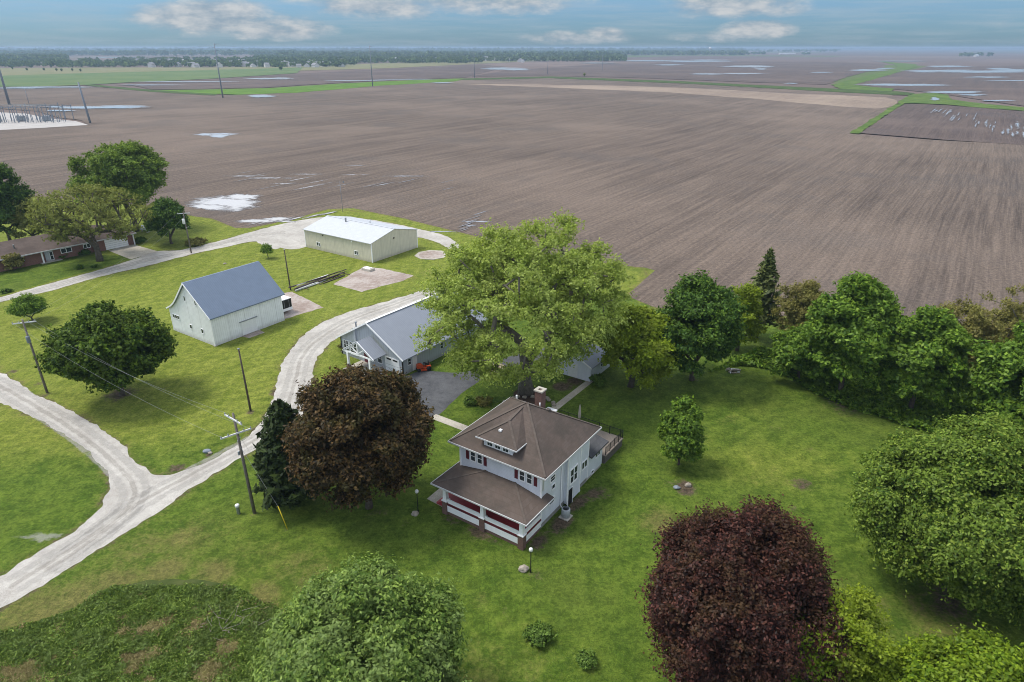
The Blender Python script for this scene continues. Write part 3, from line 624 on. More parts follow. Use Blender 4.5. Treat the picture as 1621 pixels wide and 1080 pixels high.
# wheel-track and row puddles in the wet corner field
rng = random.Random(5)
dirr = (math.sin(-GRID), math.cos(-GRID)); nrm = (math.cos(GRID), math.sin(GRID))
def row_puddle(c, L, wd, seed):
    n = 12; q = [math.cos(2 * math.pi * k / n) for k in range(n)]; r = [math.sin(2 * math.pi * k / n) for k in range(n)]
    rings = [([(c[0] + dirr[0] * q[k] * L * f * .5 + nrm[0] * r[k] * wd * f, c[1] + dirr[1] * q[k] * L * f * .5 + nrm[1] * r[k] * wd * f) for k in range(n)], d) for f, d in ((.4, .46), (.9, .32), (1.5, 0.0))]
    depth_mesh('puddle', rings, (.40 if c[1] > 300 else .065) + .0017 * (seed % 50))
for k in range(34):
    t = k / 33.; u = 1475 + 150 * t + rng.uniform(-12, 12); v = 173 + 34 * t + rng.uniform(-4, 10) * (0.4 + t)
    row_puddle(gp(u, v), rng.uniform(16, 60), rng.uniform(.25, .7) * (1 + .6 * (t > .7)), k)
for k in range(16):
    u = rng.uniform(380, 720); v = rng.uniform(268, 300)
    row_puddle(gp(u, v), rng.uniform(5, 16), rng.uniform(.12, .35), 50 + k)
for k in range(14): row_puddle(gp(738 + rng.uniform(-6, 6) + k * 1.6, 364 - k * 1.9 + rng.uniform(-2, 2)), 6, .22, 90 + k)
for k in range(10): row_puddle(gp(400 + k * 14 + rng.uniform(-6, 6), 355 - k * 1.9 + rng.uniform(-1, 1)), 5, .5, 120 + k)
# ------------------------------------------------------------------ buildings
def fpt(face, plane, a, n, z):
    """point on a wall face: a along the wall, n outwards"""
    return {'front': (a, plane - n, z), 'right': (plane + n, a, z), 'left': (plane - n, a, z), 'back': (a, plane + n, z)}[face]
def fbox(m, face, plane, a0, a1, n0, n1, z0, z1):
    p, q = fpt(face, plane, a0, n0, z0), fpt(face, plane, a1, n1, z1); m.box(p[0], q[0], p[1], q[1], p[2], q[2])
def window(root, face, plane, c, z0, w, h, n=1, cross=True, fw=.08, mat='white_trim', sill=True, hbars=1):
    m = MB(); a0, a1, z1 = c - w / 2, c + w / 2, z0 + h
    fbox(m, face, plane, a0 - fw, a0, 0, .06, z0 - fw, z1 + fw); fbox(m, face, plane, a1, a1 + fw, 0, .06, z0 - fw, z1 + fw)
    fbox(m, face, plane, a0, a1, 0, .06, z1, z1 + fw); fbox(m, face, plane, a0, a1, 0, .075, z0 - fw, z0)
    for k in range(1, n): x = a0 + w * k / n; fbox(m, face, plane, x - fw * .6, x + fw * .6, 0, .058, z0, z1)
    if cross:
        for k in range(n):
            s0, s1 = a0 + w * k / n + (fw * .6 if k else 0), a0 + w * (k + 1) / n - (fw * .6 if k < n - 1 else 0)
            for j in range(1, hbars + 1): zz = z0 + h * j / (hbars + 1); fbox(m, face, plane, s0, s1, 0, .05, zz - .022, zz + .022)
    f = m.build('window', M[mat], root)
    g = MB(); fbox(g, face, plane, a0, a1, .004, .022, z0, z1); g.build('pane', M['glass'], f); return f
def hip(root, x0, x1, y0, y1, ze, rid, t, name, mat, capmat=None, fascia='gutter_white', soffit=True):
    """hip roof: eave rectangle, ridge endpoints rid=[(x,y,z),(x,y,z)] or single apex"""
    A, B, C_, D = (x0, y0, ze), (x1, y0, ze), (x1, y1, ze), (x0, y1, ze)
    m = MB()
    if len(rid) == 1:
        p = rid[0]; fs = [(A, B, p), (B, C_, p), (C_, D, p), (D, A, p)]; hips = [(A, p), (B, p), (C_, p), (D, p)]
    elif abs(rid[0][1] - rid[1][1]) < 1e-6:
        l, r = rid; fs = [(A, B, r, l), (B, C_, r), (C_, D, l, r), (D, A, l)]; hips = [(A, l), (D, l), (B, r), (C_, r), (l, r)]
    else:
        f_, b_ = rid; fs = [(A, B, f_), (B, C_, b_, f_), (C_, D, b_), (D, A, f_, b_)]; hips = [(A, f_), (B, f_), (C_, b_), (D, b_), (f_, b_)]
    for f in fs: m.face(*f)
    m.face(*[(p[0], p[1], ze - t) for p in (D, C_, B, A)])
    for p, q in ((A, B), (B, C_), (C_, D), (D, A)): m.face((p[0], p[1], ze - t), (q[0], q[1], ze - t), q, p)
    r = m.build(name, M[mat], root)
    g = MB(); e = .055
    g.box(x0 - e, x1 + e, y0 - e, y0 - .004, ze - .13, ze + .02); g.box(x0 - e, x1 + e, y1 + .004, y1 + e, ze - .13, ze + .02)
    g.box(x0 - e, x0 - .004, y0 - .003, y1 + .003, ze - .128, ze + .018); g.box(x1 + .004, x1 + e, y0 - .003, y1 + .003, ze - .128, ze + .018)
    g.build('gutter', M[fascia], r)
    if capmat:
        c = MB()
        for a, b in hips:
            a2 = Vector(a) + (Vector(b) - Vector(a)) * .02
            c.bar(a2 + Vector((0, 0, .015)), Vector(b) + Vector((0, 0, .015)), .20, .05)
        c.build('ridge_cap', M[capmat], r)
    return r

# ---- the four-square farmhouse
H = empty('farmhouse', (0.884, 45.716), math.radians(-34.34), 'white two storey farmhouse with brown hipped roof and front porch', 'house')
m = MB(); m.box(-8.95, .05, 2.95, 11.75, .55, 6.02); m.build('wall', M['white_siding'], H)
m = MB(); m.box(-8.90, .0, 3.0, 11.7, -.3, .545); m.build('foundation', M['foundation'], H)
m = MB()
for x in (-9.0, .02): m.box(x - .07, x + .08, 2.88, 3.03, .56, 6.0)
for x in (-8.99, .0): m.box(x - .05, x + .09, 11.67, 11.80, .56, 6.0)
m.box(-9.02, .1, 2.915, 2.945, 5.78, 6.0); m.build('corner_board', M['white_trim'], H)
roof = hip(H, -9.8, .9, 2.2, 12.5, 6.25, [(-4.55, 7.35, 9.62), (-4.35, 7.35, 9.62)], .2, 'roof', 'brown_shingle', 'brown_cap')
m = MB(); m.box(-8.4, -8.25, 11.4, 11.55, 6.4, 7.4); m.lathe([(.06, 0), (.06, .5)], (-4.3, 9.5, 8.2), 8); m.lathe([(.05, 0), (.05, .35)], (-6.6, 9.3, 7.7), 8); m.build('roof_vent', M['white_paint'], roof)
m = MB(); m.box(-3.1, -2.75, 8.6, 8.95, 8.62, 8.80); m.build('roof_vent', M['dark_steel'], roof)
# dormer
m = MB(); m.prism([(2.95 + .02, 6.7), (2.95 + .02, 7.5), (6.2, 7.5), (6.2, 6.7)], 0, -6.2, -3.05); dw = m.build('dormer', M['white_siding'], H)
dr_ = MB(); dz, dp = 7.58, (-4.63, 4.75, 8.95); db = (-4.63, 6.9, 9.22)
dA, dB = (-6.85, 2.64, dz), (-2.42, 2.64, dz); dC, dD = (-2.42, 4.75, dz), (-6.85, 4.75, dz)
dr_.face(dA, dB, dp); dr_.face(dB, (-2.42, 5.4, dz), (-4.63, 6.95, 9.36), dp); dr_.face((-6.85, 5.4, dz), dA, dp, (-4.63, 6.95, 9.36))
dr_.face((-6.85, 5.4, dz - .08), (-2.42, 5.4, dz - .08), (-2.42, 2.64, dz - .08), (-6.85, 2.64, dz - .08))
for p, q in ((dA, dB), (dB, (-2.42, 5.4, dz)), ((-6.85, 5.4, dz), dA)): dr_.face((p[0], p[1], dz - .08), (q[0], q[1], dz - .08), q, p)
d2 = dr_.build('dormer_roof', M['brown_shingle'], dw)
m = MB(); m.bar(Vector(dA) + Vector((.05, .05, .03)), Vector(dp) + Vector((0, 0, .02)), .22, .05); m.bar(Vector(dB) + Vector((-.05, .05, .03)), Vector(dp) + Vector((0, 0, .02)), .22, .05); m.bar(Vector(dp) + Vector((0, 0, .02)), (-4.63, 6.95, 9.38), .22, .05)
m.build('dormer_ridge_cap', M['brown_cap'], dw)
m = MB(); m.box(-6.9, -2.37, 2.58, 2.636, dz - .09, dz + .03); m.box(-2.413, -2.36, 2.64, 4.3, dz - .09, dz + .03); m.build('dormer_gutter', M['gutter_white'], dw)
m = MB(); m.box(-5.02, -4.74, 3.6, 3.88, 8.26, 8.42); m.build('roof_vent', M['white_paint'], dw)
def dwin(c):
    f = MB(); f.box(c - .36, c + .36, 2.93, 2.967, 6.85, 7.36); o = f.build('window', M['white_trim'], H)
    g = MB(); g.box(c - .27, c - .02, 2.915, 2.929, 6.92, 7.29); g.box(c + .02, c + .27, 2.915, 2.929, 6.92, 7.29); g.build('pane', M['glass'], o)
for c in (-5.5, -4.62, -3.75): dwin(c)
# upstairs windows and shutters
for c in (-7.48, -6.69, -1.98, -1.2): window(H, 'front', 2.95, c, 4.55, .48, 1.0, 1, True, .09)
for c in (-8.14, -6.08, -2.62, -.57):
    m = MB(); m.box(c - .17, c + .17, 2.90, 2.947, 4.5, 5.62)
    for k in range(9): m.box(c - .13, c + .13, 2.885, 2.90, 4.56 + k * .115, 4.62 + k * .115)
    m.build('shutter', M['maroon'], H)
m = MB(); m.box(-5.75, -2.95, 2.925, 2.948, 3.9, 5.75); m.build('wall_panel', M['white_siding'], H)
# east side: bay, windows, basement door, rear addition
m = MB(); m.box(.052, .42, 7.05, 9.45, .3, 6.0); bay = m.build('bay', M['white_siding'], H)
m = MB()
for y in (7.0, 9.36): m.box(.36, .46, y - .0, y + .12, .3, 6.0)
m.build('bay_trim', M['white_trim'], bay)
window(H, 'right', .42, 8.15, 2.35, 1.25, 1.5, 2, True, .12)
window(H, 'right', .05, 10.95, 2.1, 1.0, .78, 2, False, .08)
window(H, 'right', .05, 10.0, 4.45, .5, .55, 1, True, .06)
window(H, 'right', .05, 4.85, 4.2, .75, .55, 1, True, .07)
window(H, 'right', .05, 4.75, 1.75, .8, .55, 1, True, .06)
window(H, 'right', .05, 5.0, 3.25, .5, .45, 1, False, .06)
m = MB(); fbox(m, 'right', .42, 7.15, 7.95, .003, .05, .05, 1.75); d_ = m.build('door', M['black_metal'], H); 
m = MB(); fbox(m, 'right', .42, 7.07, 7.15, .002, .07, .0, 1.83); fbox(m, 'right', .42, 7.95, 8.03, .002, .07, .0, 1.83); m.build('door_frame', M['white_trim'], d_)
m = MB()
for y in (6.35, 9.75): m.tube([(.13, y, 6.1), (.13, y, .5), (.35, y, .25)], .05, 8)
m.tube([(.9, 2.9, 6.1), (.5, 3.0, 5.75), (.13, 3.1, 5.6), (.13, 3.1, 4.2)], .05, 8); m.tube([(.55, 7.0, 6.2), (.55, 7.0, 5.8), (.45, 7.2, 5.6)], .07, 8)
m.build('downspout', M['white_paint'], H)
m = MB(); m.box(-4.4, .0, 11.752, 15.0, .3, 3.05); ad = m.build('rear_addition', M['white_siding'], H)
m = MB(); m.slab([(.45, 11.76, 2.98), (.45, 15.4, 2.98), (-4.6, 15.4, 4.1), (-4.6, 11.76, 4.1)], .16); m.build('addition_roof', M['dark_shingle'], ad)
m = MB(); m.box(-4.3, -.03, 11.76, 14.95, -.3, .29); m.build('addition_foundation', M['concrete'], ad)
window(H, 'right', .0, 13.9, 1.85, .95, .75, 2, False, .07)
window(H, 'right', .0, 12.9, .34, .5, .3, 1, False, .04)
# chimney
m = MB(); m.box(-6.35, -5.55, 11.8, 12.6, -.2, 8.35); ch = m.build('chimney', M['pier_brick'], H)
m = MB(); m.box(-6.45, -5.45, 11.72, 12.0, 8.352, 8.5); m.box(-6.45, -5.45, 12.4, 12.68, 8.352, 8.5); m.box(-6.45, -6.15, 12.0, 12.4, 8.352, 8.5); m.box(-5.75, -5.45, 12.0, 12.4, 8.352, 8.5); m.build('chimney_cap', M['concrete'], ch)
m = MB(); m.box(-5.3, -4.2, 12.0, 12.75, 6.3, 6.42); m.build('cricket_flashing', M['white_paint'], H)
# porch
pr = hip(H, -9.45, .8, -.7, 6.6, 3.3, [(-5.82, 2.93, 4.2), (-2.83, 2.93, 4.2)], .16, 'porch_roof', 'brown_shingle') if False else None
m = MB(); z = 3.3; xl, xr, yf, yb = -9.6, .85, -.7, 2.944; zl = 4.02
m.face((xl, yf, z), (xr, yf, z), (-2.75, yb, zl), (-6.0, yb, zl)); m.face((xr, yf, z), (xr, 3.9, z), (.06, 3.9, 3.46), (.06, yb, 3.48), (-2.75, yb, zl)); m.face((xl, 3.9, z), (xl, yf, z), (-6.0, yb, zl), (-8.96, yb, 3.46), (-8.96, 3.9, 3.44))
lo = z - .16
m.face((xl, 3.9, lo), (xr, 3.9, lo), (xr, yf, lo), (xl, yf, lo))
for p, q in (((xl, yf), (xr, yf)), ((xr, yf), (xr, 3.9)), ((xl, 3.9), (xl, yf)), ((xr, 3.9), (xl, 3.9))): m.face((*p, lo), (*q, lo), (*q, z), (*p, z))
pr = m.build('porch_roof', M['brown_shingle'], H)
m = MB(); m.bar((xr - .1, yf + .1, z + .03), (-2.75, yb, zl + .02),   .2, .05); m.bar((xl + .1, yf + .1, z + .03), (-6.0, yb, zl + .02), .2, .05); m.build('ridge_cap', M['brown_cap'], pr)
m = MB(); m.box(xl - .07, xr + .07, yf - .07, yf - .003, z - .12, z + .02); m.box(xr + .003, xr + .07, yf, 3.95, z - .12, z + .02); m.box(xl - .07, xl - .003, yf, 3.95, z - .12, z + .02); m.build('gutter', M['gutter_white'], pr)
m = MB(); m.box(-8.8, .1, -.12, .12, 2.96, 3.13); m.box(-.12, .12, .12, 2.9, 2.96, 3.13); m.box(-8.75, -8.5, .12, 2.9, 2.96, 3.13); m.build('porch_beam', M['white_trim'], H)
m = MB(); m.box(-8.62, .1, -.08, 2.94, 1.06, 1.22); m.build('porch_floor', M['red_floor'], H)
m = MB(); m.box(-8.9, .03, 2.91, 2.947, 1.23, 3.1); m.build('porch_back_wall', M['maroon'], H)
m = MB(); m.box(-5.2, -4.25, 2.86, 2.908, 1.23, 3.0); m.build('front_door', M['white_trim'], H)
for x in (-8.51, -4.19, 0.0):
    m = MB(); m.box(x - .27, x + .27, -.31, .23, -.2, 1.45); pi = m.build('porch_pier', M['pier_brick'], H)
    m = MB(); m.box(x - .31, x + .31, -.35, .27, 1.452, 1.53); m.build('pier_cap', M['white_trim'], pi)
    m = MB(); m.prism([(-.22, 0), (.22, 0), (.16, 1.0), (-.16, 1.0)], 1, -.2, .14) if False else None
    a, b = .21, .15; c0, c1 = (x, -.04, 1.532), (x, -.04, 2.958)
    V = [(c0[0] + i * a, c0[1] + j * a, c0[2]) for i, j in ((-1, -1), (1, -1), (1, 1), (-1, 1))] + [(c1[0] + i * b, c1[1] + j * b, c1[2]) for i, j in ((-1, -1), (1, -1), (1, 1), (-1, 1))]
    m.add(V, [(3, 2, 1, 0), (4, 5, 6, 7), (0, 1, 5, 4), (1, 2, 6, 5), (2, 3, 7, 6), (3, 0, 4, 7)]); m.build('porch_post', M['white_trim'], pi)
def rail(face, plane, a0, a1, name):
    m = MB()
    fbox(m, face, plane, a0, a1, -.05, .05, 1.64, 1.73); fbox(m, face, plane, a0, a1, -.04, .04, 1.29, 1.36)
    k = int((a1 - a0) / .12)
    for i in range(k): x = a0 + (i + .5) * (a1 - a0) / k; fbox(m, face, plane, x - .056, x + .056, -.02, .02, 1.36, 1.64)
    return m.build(name, M['white_trim'], H)
rail('front', -.1, -8.24, -4.46, 'porch_railing'); rail('front', -.1, -3.92, -.27, 'porch_railing'); rail('right', .06, .23, 2.9, 'porch_railing')
def skirt(face, plane, a0, a1):
    m = MB(); fbox(m, face, plane, a0, a1, -.03, .01, .36, 1.055)
    for i in range(3): x = a0 + i * (a1 - a0 - .1) / 2; fbox(m, face, plane, x, x + .1, .01, .03, .36, 1.055)
    fbox(m, face, plane, a0, a1, .01, .028, .97, 1.05); k = int((a1 - a0) / .16)
    for i in range(k): x = a0 + .12 + i * .16; fbox(m, face, plane, x, x + .05, .011, .022, .40, .96)
    m.build('porch_skirting', M['white_trim'], H)
    m = MB(); fbox(m, face, plane, a0, a1, .011, .04, 1.06, 1.24); m.build('porch_fascia', M['maroon'], H)
    m = MB(); fbox(m, face, plane, a0, a1, -.12, -.035, -.2, .5); m.build('porch_footing', M['pier_brick'], H)
skirt('front', -.16, -8.24, -4.46); skirt('front', -.16, -3.92, -.27); skirt('right', .1, .23, 2.9)
m = MB()
for i in range(5): m.box(-8.63 - .3 * (i + 1), -8.63 - .3 * i - .002, .45, 2.2, -.1, 1.02 - .2 * i)
m.build('porch_steps', M['red_floor'], H)
# raised patio behind the house
PT = empty('raised_patio', hloc(-4, 17.4), hr, 'raised stone walled patio with black railing behind the white farmhouse', 'patio')
m = MB(); m.box(-4, 4.1, -1.9, 2.3, -.3, .92); m.build('retaining_wall', M['stone_wall'], PT)
m = MB(); m.box(-4.08, 4.18, -1.9, 2.38, .923, 1.0); m.build('patio_floor', M['paver'], PT)
m = MB()
m.tube([(4.08, -1.8, 1.95), (4.08, 2.28, 1.95), (-4, 2.28, 1.95)], .03, 6, smooth=False); m.tube([(4.08, -1.8, 1.15), (4.08, 2.28, 1.15), (-4, 2.28, 1.15)], .02, 6, smooth=False)
for i in range(5): m.box(4.05, 4.11, -1.8 + i * 1.02, -1.74 + i * 1.02, 1.002, 2.02)
for i in range(7): m.box(-4 + i * 1.3, -3.94 + i * 1.3, 2.25, 2.31, 1.002, 2.02)
for i in range(34): m.box(4.07, 4.09, -1.7 + i * .12, -1.682 + i * .12, 1.15, 1.95)
for i in range(66): m.box(-3.9 + i * .12, -3.882 + i * .12, 2.27, 2.29, 1.15, 1.95)
m.build('patio_railing', M['black_metal'], PT)
U = empty('patio_umbrella', hloc(-5.1, 19.3) + (1.0,), 0, 'closed tan patio umbrella standing behind the farmhouse roof', 'umbrella')
one(lambda m: m.lathe([(.025, 0), (.025, 2.75)], n=8), 'pole', M['grey_steel'], U)
one(lambda m: m.lathe([(.10, .9), (.15, 1.1), (.16, 1.6), (.11, 2.2), (.05, 2.62), (.01, 2.7)], n=10), 'canopy', M['tan_cloth'], U)
one(lambda m: m.lathe([(.26, 0), (.26, .06), (.05, .1)], n=14), 'base', M['dark_steel'], U)
A = empty('air_conditioner', hloc(1.05, 5.75), hr, 'grey outdoor air conditioner unit beside the farmhouse wall', 'air conditioner')
one(lambda m: m.box(-.5, .5, -.5, .5, -.02, .08), 'base', M['concrete'], A)
one(lambda m: m.lathe([(.36, .082), (.41, .12), (.41, .92), (.36, .97), (.30, .975)], n=24), 'cabinet', M['ac_grey'], A)
def fan(m):
    m.lathe([(.30, .978), (.30, .985)], n=24)
one(fan, 'fan_well', M['black_metal'], A)
def grille(m):
    for k in range(5): m.lathe([(.06 + k * .06, .987), (.07 + k * .06, .995), (.06 + k * .06 - .004, .987)], n=20)
one(grille, 'grille', M['grey_steel'], A)

# ---- white barn
Bn = empty('barn', gp(341, 548.5), math.radians(-34.5), 'tall white barn with steep blue grey metal roof', 'barn')
def barnwall(m):
    m.prism([(-10.75, -.1), (0, -.1), (0, 4.62), (-5.0, 8.62), (-8.7, 4.9), (-10.75, 3.75)], 1, 0, 12.3)
one(barnwall, 'wall', M['barn_wall'], Bn)
def barnroof(m):
    y0, y1, t = -.28, 12.75, .12
    prof = [(.38, 4.42), (-5.0, 8.80), (-8.0, 5.72), (-8.8, 5.0), (-9.7, 4.4), (-11.1, 3.72)]
    lo = [(x, z - t * 1.2) for x, z in prof]
    for i in range(len(prof) - 1):
        (xa, za), (xb, zb) = prof[i], prof[i + 1]; (xc, zc), (xd, zd) = lo[i], lo[i + 1]
        m.add([(xa, y0, za), (xb, y0, zb), (xb, y1, zb), (xa, y1, za), (xc, y0, zc), (xd, y0, zd), (xd, y1, zd), (xc, y1, zc)],
              [(0, 1, 2, 3), (7, 6, 5, 4), (0, 4, 5, 1), (2, 6, 7, 3)] + ([(3, 7, 4, 0)] if i == 0 else []) + ([(1, 5, 6, 2)] if i == len(prof) - 2 else []))
br = one(barnroof, 'roof', M['blue_metal'], Bn)
def rake(m):
    prof = [(.38, 4.36), (-5.0, 8.74), (-8.0, 5.66), (-8.8, 4.94), (-9.7, 4.34), (-11.1, 3.66)]
    for i in range(5): m.bar((prof[i][0], -.30, prof[i][1]), (prof[i + 1][0], -.30, prof[i + 1][1]), .06, .2)
one(rake, 'rake_trim', M['white_trim'], br)
one(lambda m: (m.bar((-5.18, -.28, 8.80), (-5.18, 12.75, 8.80), .3, .05)), 'ridge_cap', M['blue_metal'], br)
for c, z0, w_, h_ in ((-9.25, 2.3, 1.75, .55), (-5.55, 1.5, .5, .62), (-2.62, 1.45, .5, .66), (-5.72, 5.85, .32, .75), (-3.05, 5.8, .32, .75)):
    window(Bn, 'front', 0, c, z0, w_, h_, 3 if w_ > 1 else 1, False, .05)
one(lambda m: (m.box(-.06, .05, -.05, .06, 0, 4.55), m.box(-10.8, -10.7, -.04, .06, 0, 3.7)), 'corner_trim', M['white_trim'], Bn)
def bdoor(m):
    m.box(.012, .06, 4.65, 7.2, .1, 2.2)
d_ = one(bdoor, 'sliding_door', M['white_paint'], Bn)
one(lambda m: m.box(.005, .12, 4.4, 7.5, 2.203, 2.34), 'door_track', M['grey_steel'], d_)
one(lambda m: m.box(-10.72, .0, .02, 12.28, -.3, -.105) if False else m.box(-.3, .12, -.12, .3, -.1, .12), 'footing', M['concrete'], Bn)
sheet('gravel_pad', [(lambda x, y: (gp(341, 548.5)[0] + x * math.cos(math.radians(-34.5)) - y * math.sin(math.radians(-34.5)), gp(341, 548.5)[1] + x * math.sin(math.radians(-34.5)) + y * math.cos(math.radians(-34.5))))(*q) for q in [(.1, 4.4), (1.5, 4.7), (1.6, 7.3), (.1, 7.5)]], .016, M['old_slab'])

# ---- enclosed trailer behind the barn
bo, ba = gp(341, 548.5), math.radians(-34.5)
def bl(x, y): return (bo[0] + x * math.cos(ba) - y * math.sin(ba), bo[1] + x * math.sin(ba) + y * math.cos(ba))
T = empty('enclosed_trailer', bl(-4.1, 14.55), ba, 'white enclosed cargo trailer with black rear door parked behind the barn', 'trailer')
one(lambda m: m.box(-2.0, 2.0, -1.02, 1.02, .45, 2.4), 'body', M['white_paint'], T)
one(lambda m: m.slab([(-2.04, -1.05, 2.47), (2.04, -1.05, 2.47), (2.04, 1.05, 2.47), (-2.04, 1.05, 2.47)], .066), 'roof', M['white_trim'], T)
dd = one(lambda m: m.box(2.003, 2.05, -.96, .96, .95, 2.36), 'rear_door', M['black_metal'], T)
one(lambda m: (m.box(2.052, 2.075, -.5, -.44, 1.0, 2.3), m.box(2.052, 2.075, .44, .5, 1.0, 2.3)), 'latch_bar', M['grey_steel'], dd)
one(lambda m: m.box(2.003, 2.06, -1.0, 1.0, .5, .94), 'bumper', M['white_trim'], T)
for y in (-1.0, 1.0):
    w_ = MB(); w_.tube([(.3, y - .1, .35), (.3, y + .1, .35)], .35, 18); wh = w_.build('wheel', M['tyre'], T); one(lambda m: m.tube([(.3, y - .115, .35), (.3, y + .115, .35)], .17, 12), 'rim', M['grey_steel'], wh)
one(lambda m: (m.bar((-2.0, -.6, .5), (-3.2, 0, .5), .08, .1), m.bar((-2.0, .6, .5), (-3.2, 0, .5), .08, .1), m.tube([(-3.1, 0, .0), (-3.1, 0, .7)], .04, 8)), 'hitch', M['dark_steel'], T)

# ---- beige metal shed
S = empty('metal_shed', gp(590, 416), math.radians(-34.57), 'long beige metal shed with low white roof beside the gravel lane', 'shed')
one(lambda m: m.prism([(0, -.1), (13.55, -.1), (13.55, 4.05), (6.78, 5.55), (0, 4.05)], 0, -20.35, 0), 'wall', M['shed_wall'], S)
def sroof(m):
    for a, b in (((-.18, 4.03), (6.78, 5.62)), ((13.73, 4.03), (6.78, 5.62))):
        m.slab([(-20.5, a[0], a[1]), (.15, a[0], a[1]), (.15, b[0], b[1]), (-20.5, b[0], b[1])], .07)
sr = one(sroof, 'roof', M['white_metal_roof'], S)
one(lambda m: m.box(-20.5, .15, 6.6, 6.96, 5.6, 5.66), 'ridge_cap', M['white_metal_roof'], sr)
one(lambda m: m.box(-20.5, .15, -.33, -.19, 3.90, 4.03), 'gutter', M['gutter_white'], sr)
one(lambda m: (m.box(-.1, .05, -.06, .1, 0, 4.0), m.box(-20.4, -20.25, -.06, .1, 0, 4.0), m.box(-.05, .05, 13.45, 13.6, 0, 4.0)), 'corner_trim', M['white_trim'], S)
for c in (-16.15, -4.55): window(S, 'front', 0, c, .95, .95, .75, 2, False, .09)
one(lambda m: m.box(-14.5, -14.25, -.14, -.002, 3.4, 3.65), 'lamp', M['dark_steel'], S); one(lambda m: m.box(-5.8, -5.5, -.1, -.002, 3.4, 3.7), 'vent', M['white_trim'], S); one(lambda m: m.box(.002, .15, 6.3, 6.55, 3.6, 3.85), 'lamp', M['dark_steel'], S)
one(lambda m: (m.lathe([(.16, 0), (.16, .75), (.24, .8), (.2, .95)], (-13.5, 5.9, 5.3), 12)), 'flue', M['grey_steel'], S)
one(lambda m: (m.lathe([(.14, 0), (.14, .6), (.22, .65), (.18, .8)], (-8.6, 8.3, 5.15), 12)), 'flue', M['white_paint'], S)
one(lambda m: m.box(-20.45, -20.36, 1.2, 5.2, .05, 3.4), 'roller_door', M['white_trim'], S)

# ---- grey workshop with timber porch
G_ = empty('workshop', gp(637, 596), math.radians(-36), 'grey sided workshop with blue grey roof and gabled timber porch', 'workshop')
one(lambda m: m.prism([(-12.05, -.1), (0, -.1), (0, 2.68), (-6.02, 6.15), (-12.05, 2.68)], 1, .2, 17.5), 'wall', M['grey_siding'], G_)
def groof(m):
    for a, b in (((.55, 2.52), (-6.02, 6.32)), ((-12.6, 2.52), (-6.02, 6.32))):
        m.slab([(a[0], -.2, a[1]), (a[0], 17.9, a[1]), (b[0], 17.9, b[1]), (b[0], -.2, b[1])], .12)
gr_ = one(groof, 'roof', M['grey_metal_roof'], G_)
def grake(m):
    m.bar((.55, -.24, 2.46), (-6.02, -.24, 6.26), .06, .22); m.bar((-12.6, -.24, 2.46), (-6.02, -.24, 6.26), .06, .22)
one(grake, 'rake_trim', M['white_trim'], gr_)
one(lambda m: m.bar((-6.02, -.2, 6.33), (-6.02, 17.9, 6.33), .4, .05), 'ridge_cap', M['white_trim'], gr_)
one(lambda m: (m.box(-.07, .06, .12, .27, 0, 2.6), m.box(-12.1, -11.98, .12, .27, 0, 2.6)), 'corner_trim', M['black_metal'], G_)
gd = one(lambda m: m.box(-3.25, -.55, .13, .197, .02, 2.1), 'garage_door', M['white_paint'], G_)
def gdp(m):
    m.box(-2.9, -2.05, .115, .129, 1.72, 1.95); m.box(-1.75, -.9, .115, .129, 1.72, 1.95)
one(gdp, 'pane', M['black_metal'], gd)
one(lambda m: [m.box(-3.22, -.58, .12, .129, .5 * k + .5, .5 * k + .53) for k in range(2)], 'door_seam', M['grey_steel'], gd)
window(G_, 'front', .2, -11.0, .55, .95, 1.75, 2, True, .07, hbars=2); window(G_, 'front', .2, -9.45, .55, 1.3, 1.75, 2, True, .07, hbars=2); window(G_, 'front', .2, -4.3, .7, .75, 1.3, 1, True, .07)
one(lambda m: m.box(-7.4, -6.45, .14, .197, .02, 2.1), 'front_door', M['maroon'], G_)
window(G_, 'front', .2, -5.6, .6, .5, 1.6, 1, True, .06)
for y in (1.45, 7.9, 12.5): window(G_, 'right', 0, y, 1.2, .55, .85, 1, True, .05)
one(lambda m: m.box(.003, .05, 2.0, 2.85, .05, 2.05), 'side_door', M['white_paint'], G_)
one(lambda m: m.box(-9.05, -8.6, -.05, .196, 2.4, 4.75), 'chimney_chase', M['grey_siding'], G_)
one(lambda m: m.lathe([(.1, 3.9), (.1, 5.2), (.16, 5.25), (.14, 5.4)], (-9.2, .75, 0), 10), 'stovepipe', M['grey_steel'], G_)
# porch of the workshop
def wp_roof(m):
    m.slab([(-2.45, -2.75, 2.72), (-2.45, -.2, 2.72), (-5.35, -.2, 4.6), (-5.35, -2.75, 4.6)], .1); m.slab([(-8.25, -2.75, 2.72), (-8.25, -.2, 2.72), (-5.35, -.2, 4.6), (-5.35, -2.75, 4.6)], .1)
wp = one(wp_roof, 'porch_roof', M['grey_metal_roof'], G_)
def truss(m):
    y = -2.66
    m.bar((-8.3, y, 2.62), (-5.35, y, 4.52), .12, .24); m.bar((-2.4, y, 2.62), (-5.35, y, 4.52), .12, .24)
    m.box(-8.0, -2.7, y - .05, y + .05, 2.58, 2.8)
    m.box(-5.43, -5.27, y - .045, y + .045, 2.81, 4.4); m.bar((-5.35, y, 2.86), (-4.2, y, 3.62), .1, .13); m.bar((-5.35, y, 2.86), (-6.5, y, 3.62), .1, .13)
one(truss, 'porch_truss', M['white_trim'], G_)
for x in (-7.4, -3.15):
    po = one(lambda m: m.box(x - .13, x + .13, -2.76, -2.5, .62, 2.57), 'porch_post', M['white_trim'], G_)
    one(lambda m: m.box(x - .22, x + .22, -2.85, -2.41, -.1, .617), 'post_base', M['pier_brick'], po)
one(lambda m: m.box(-8.1, -2.6, -3.2, .19, -.1, .05), 'porch_slab', M['concrete_ground'], G_)

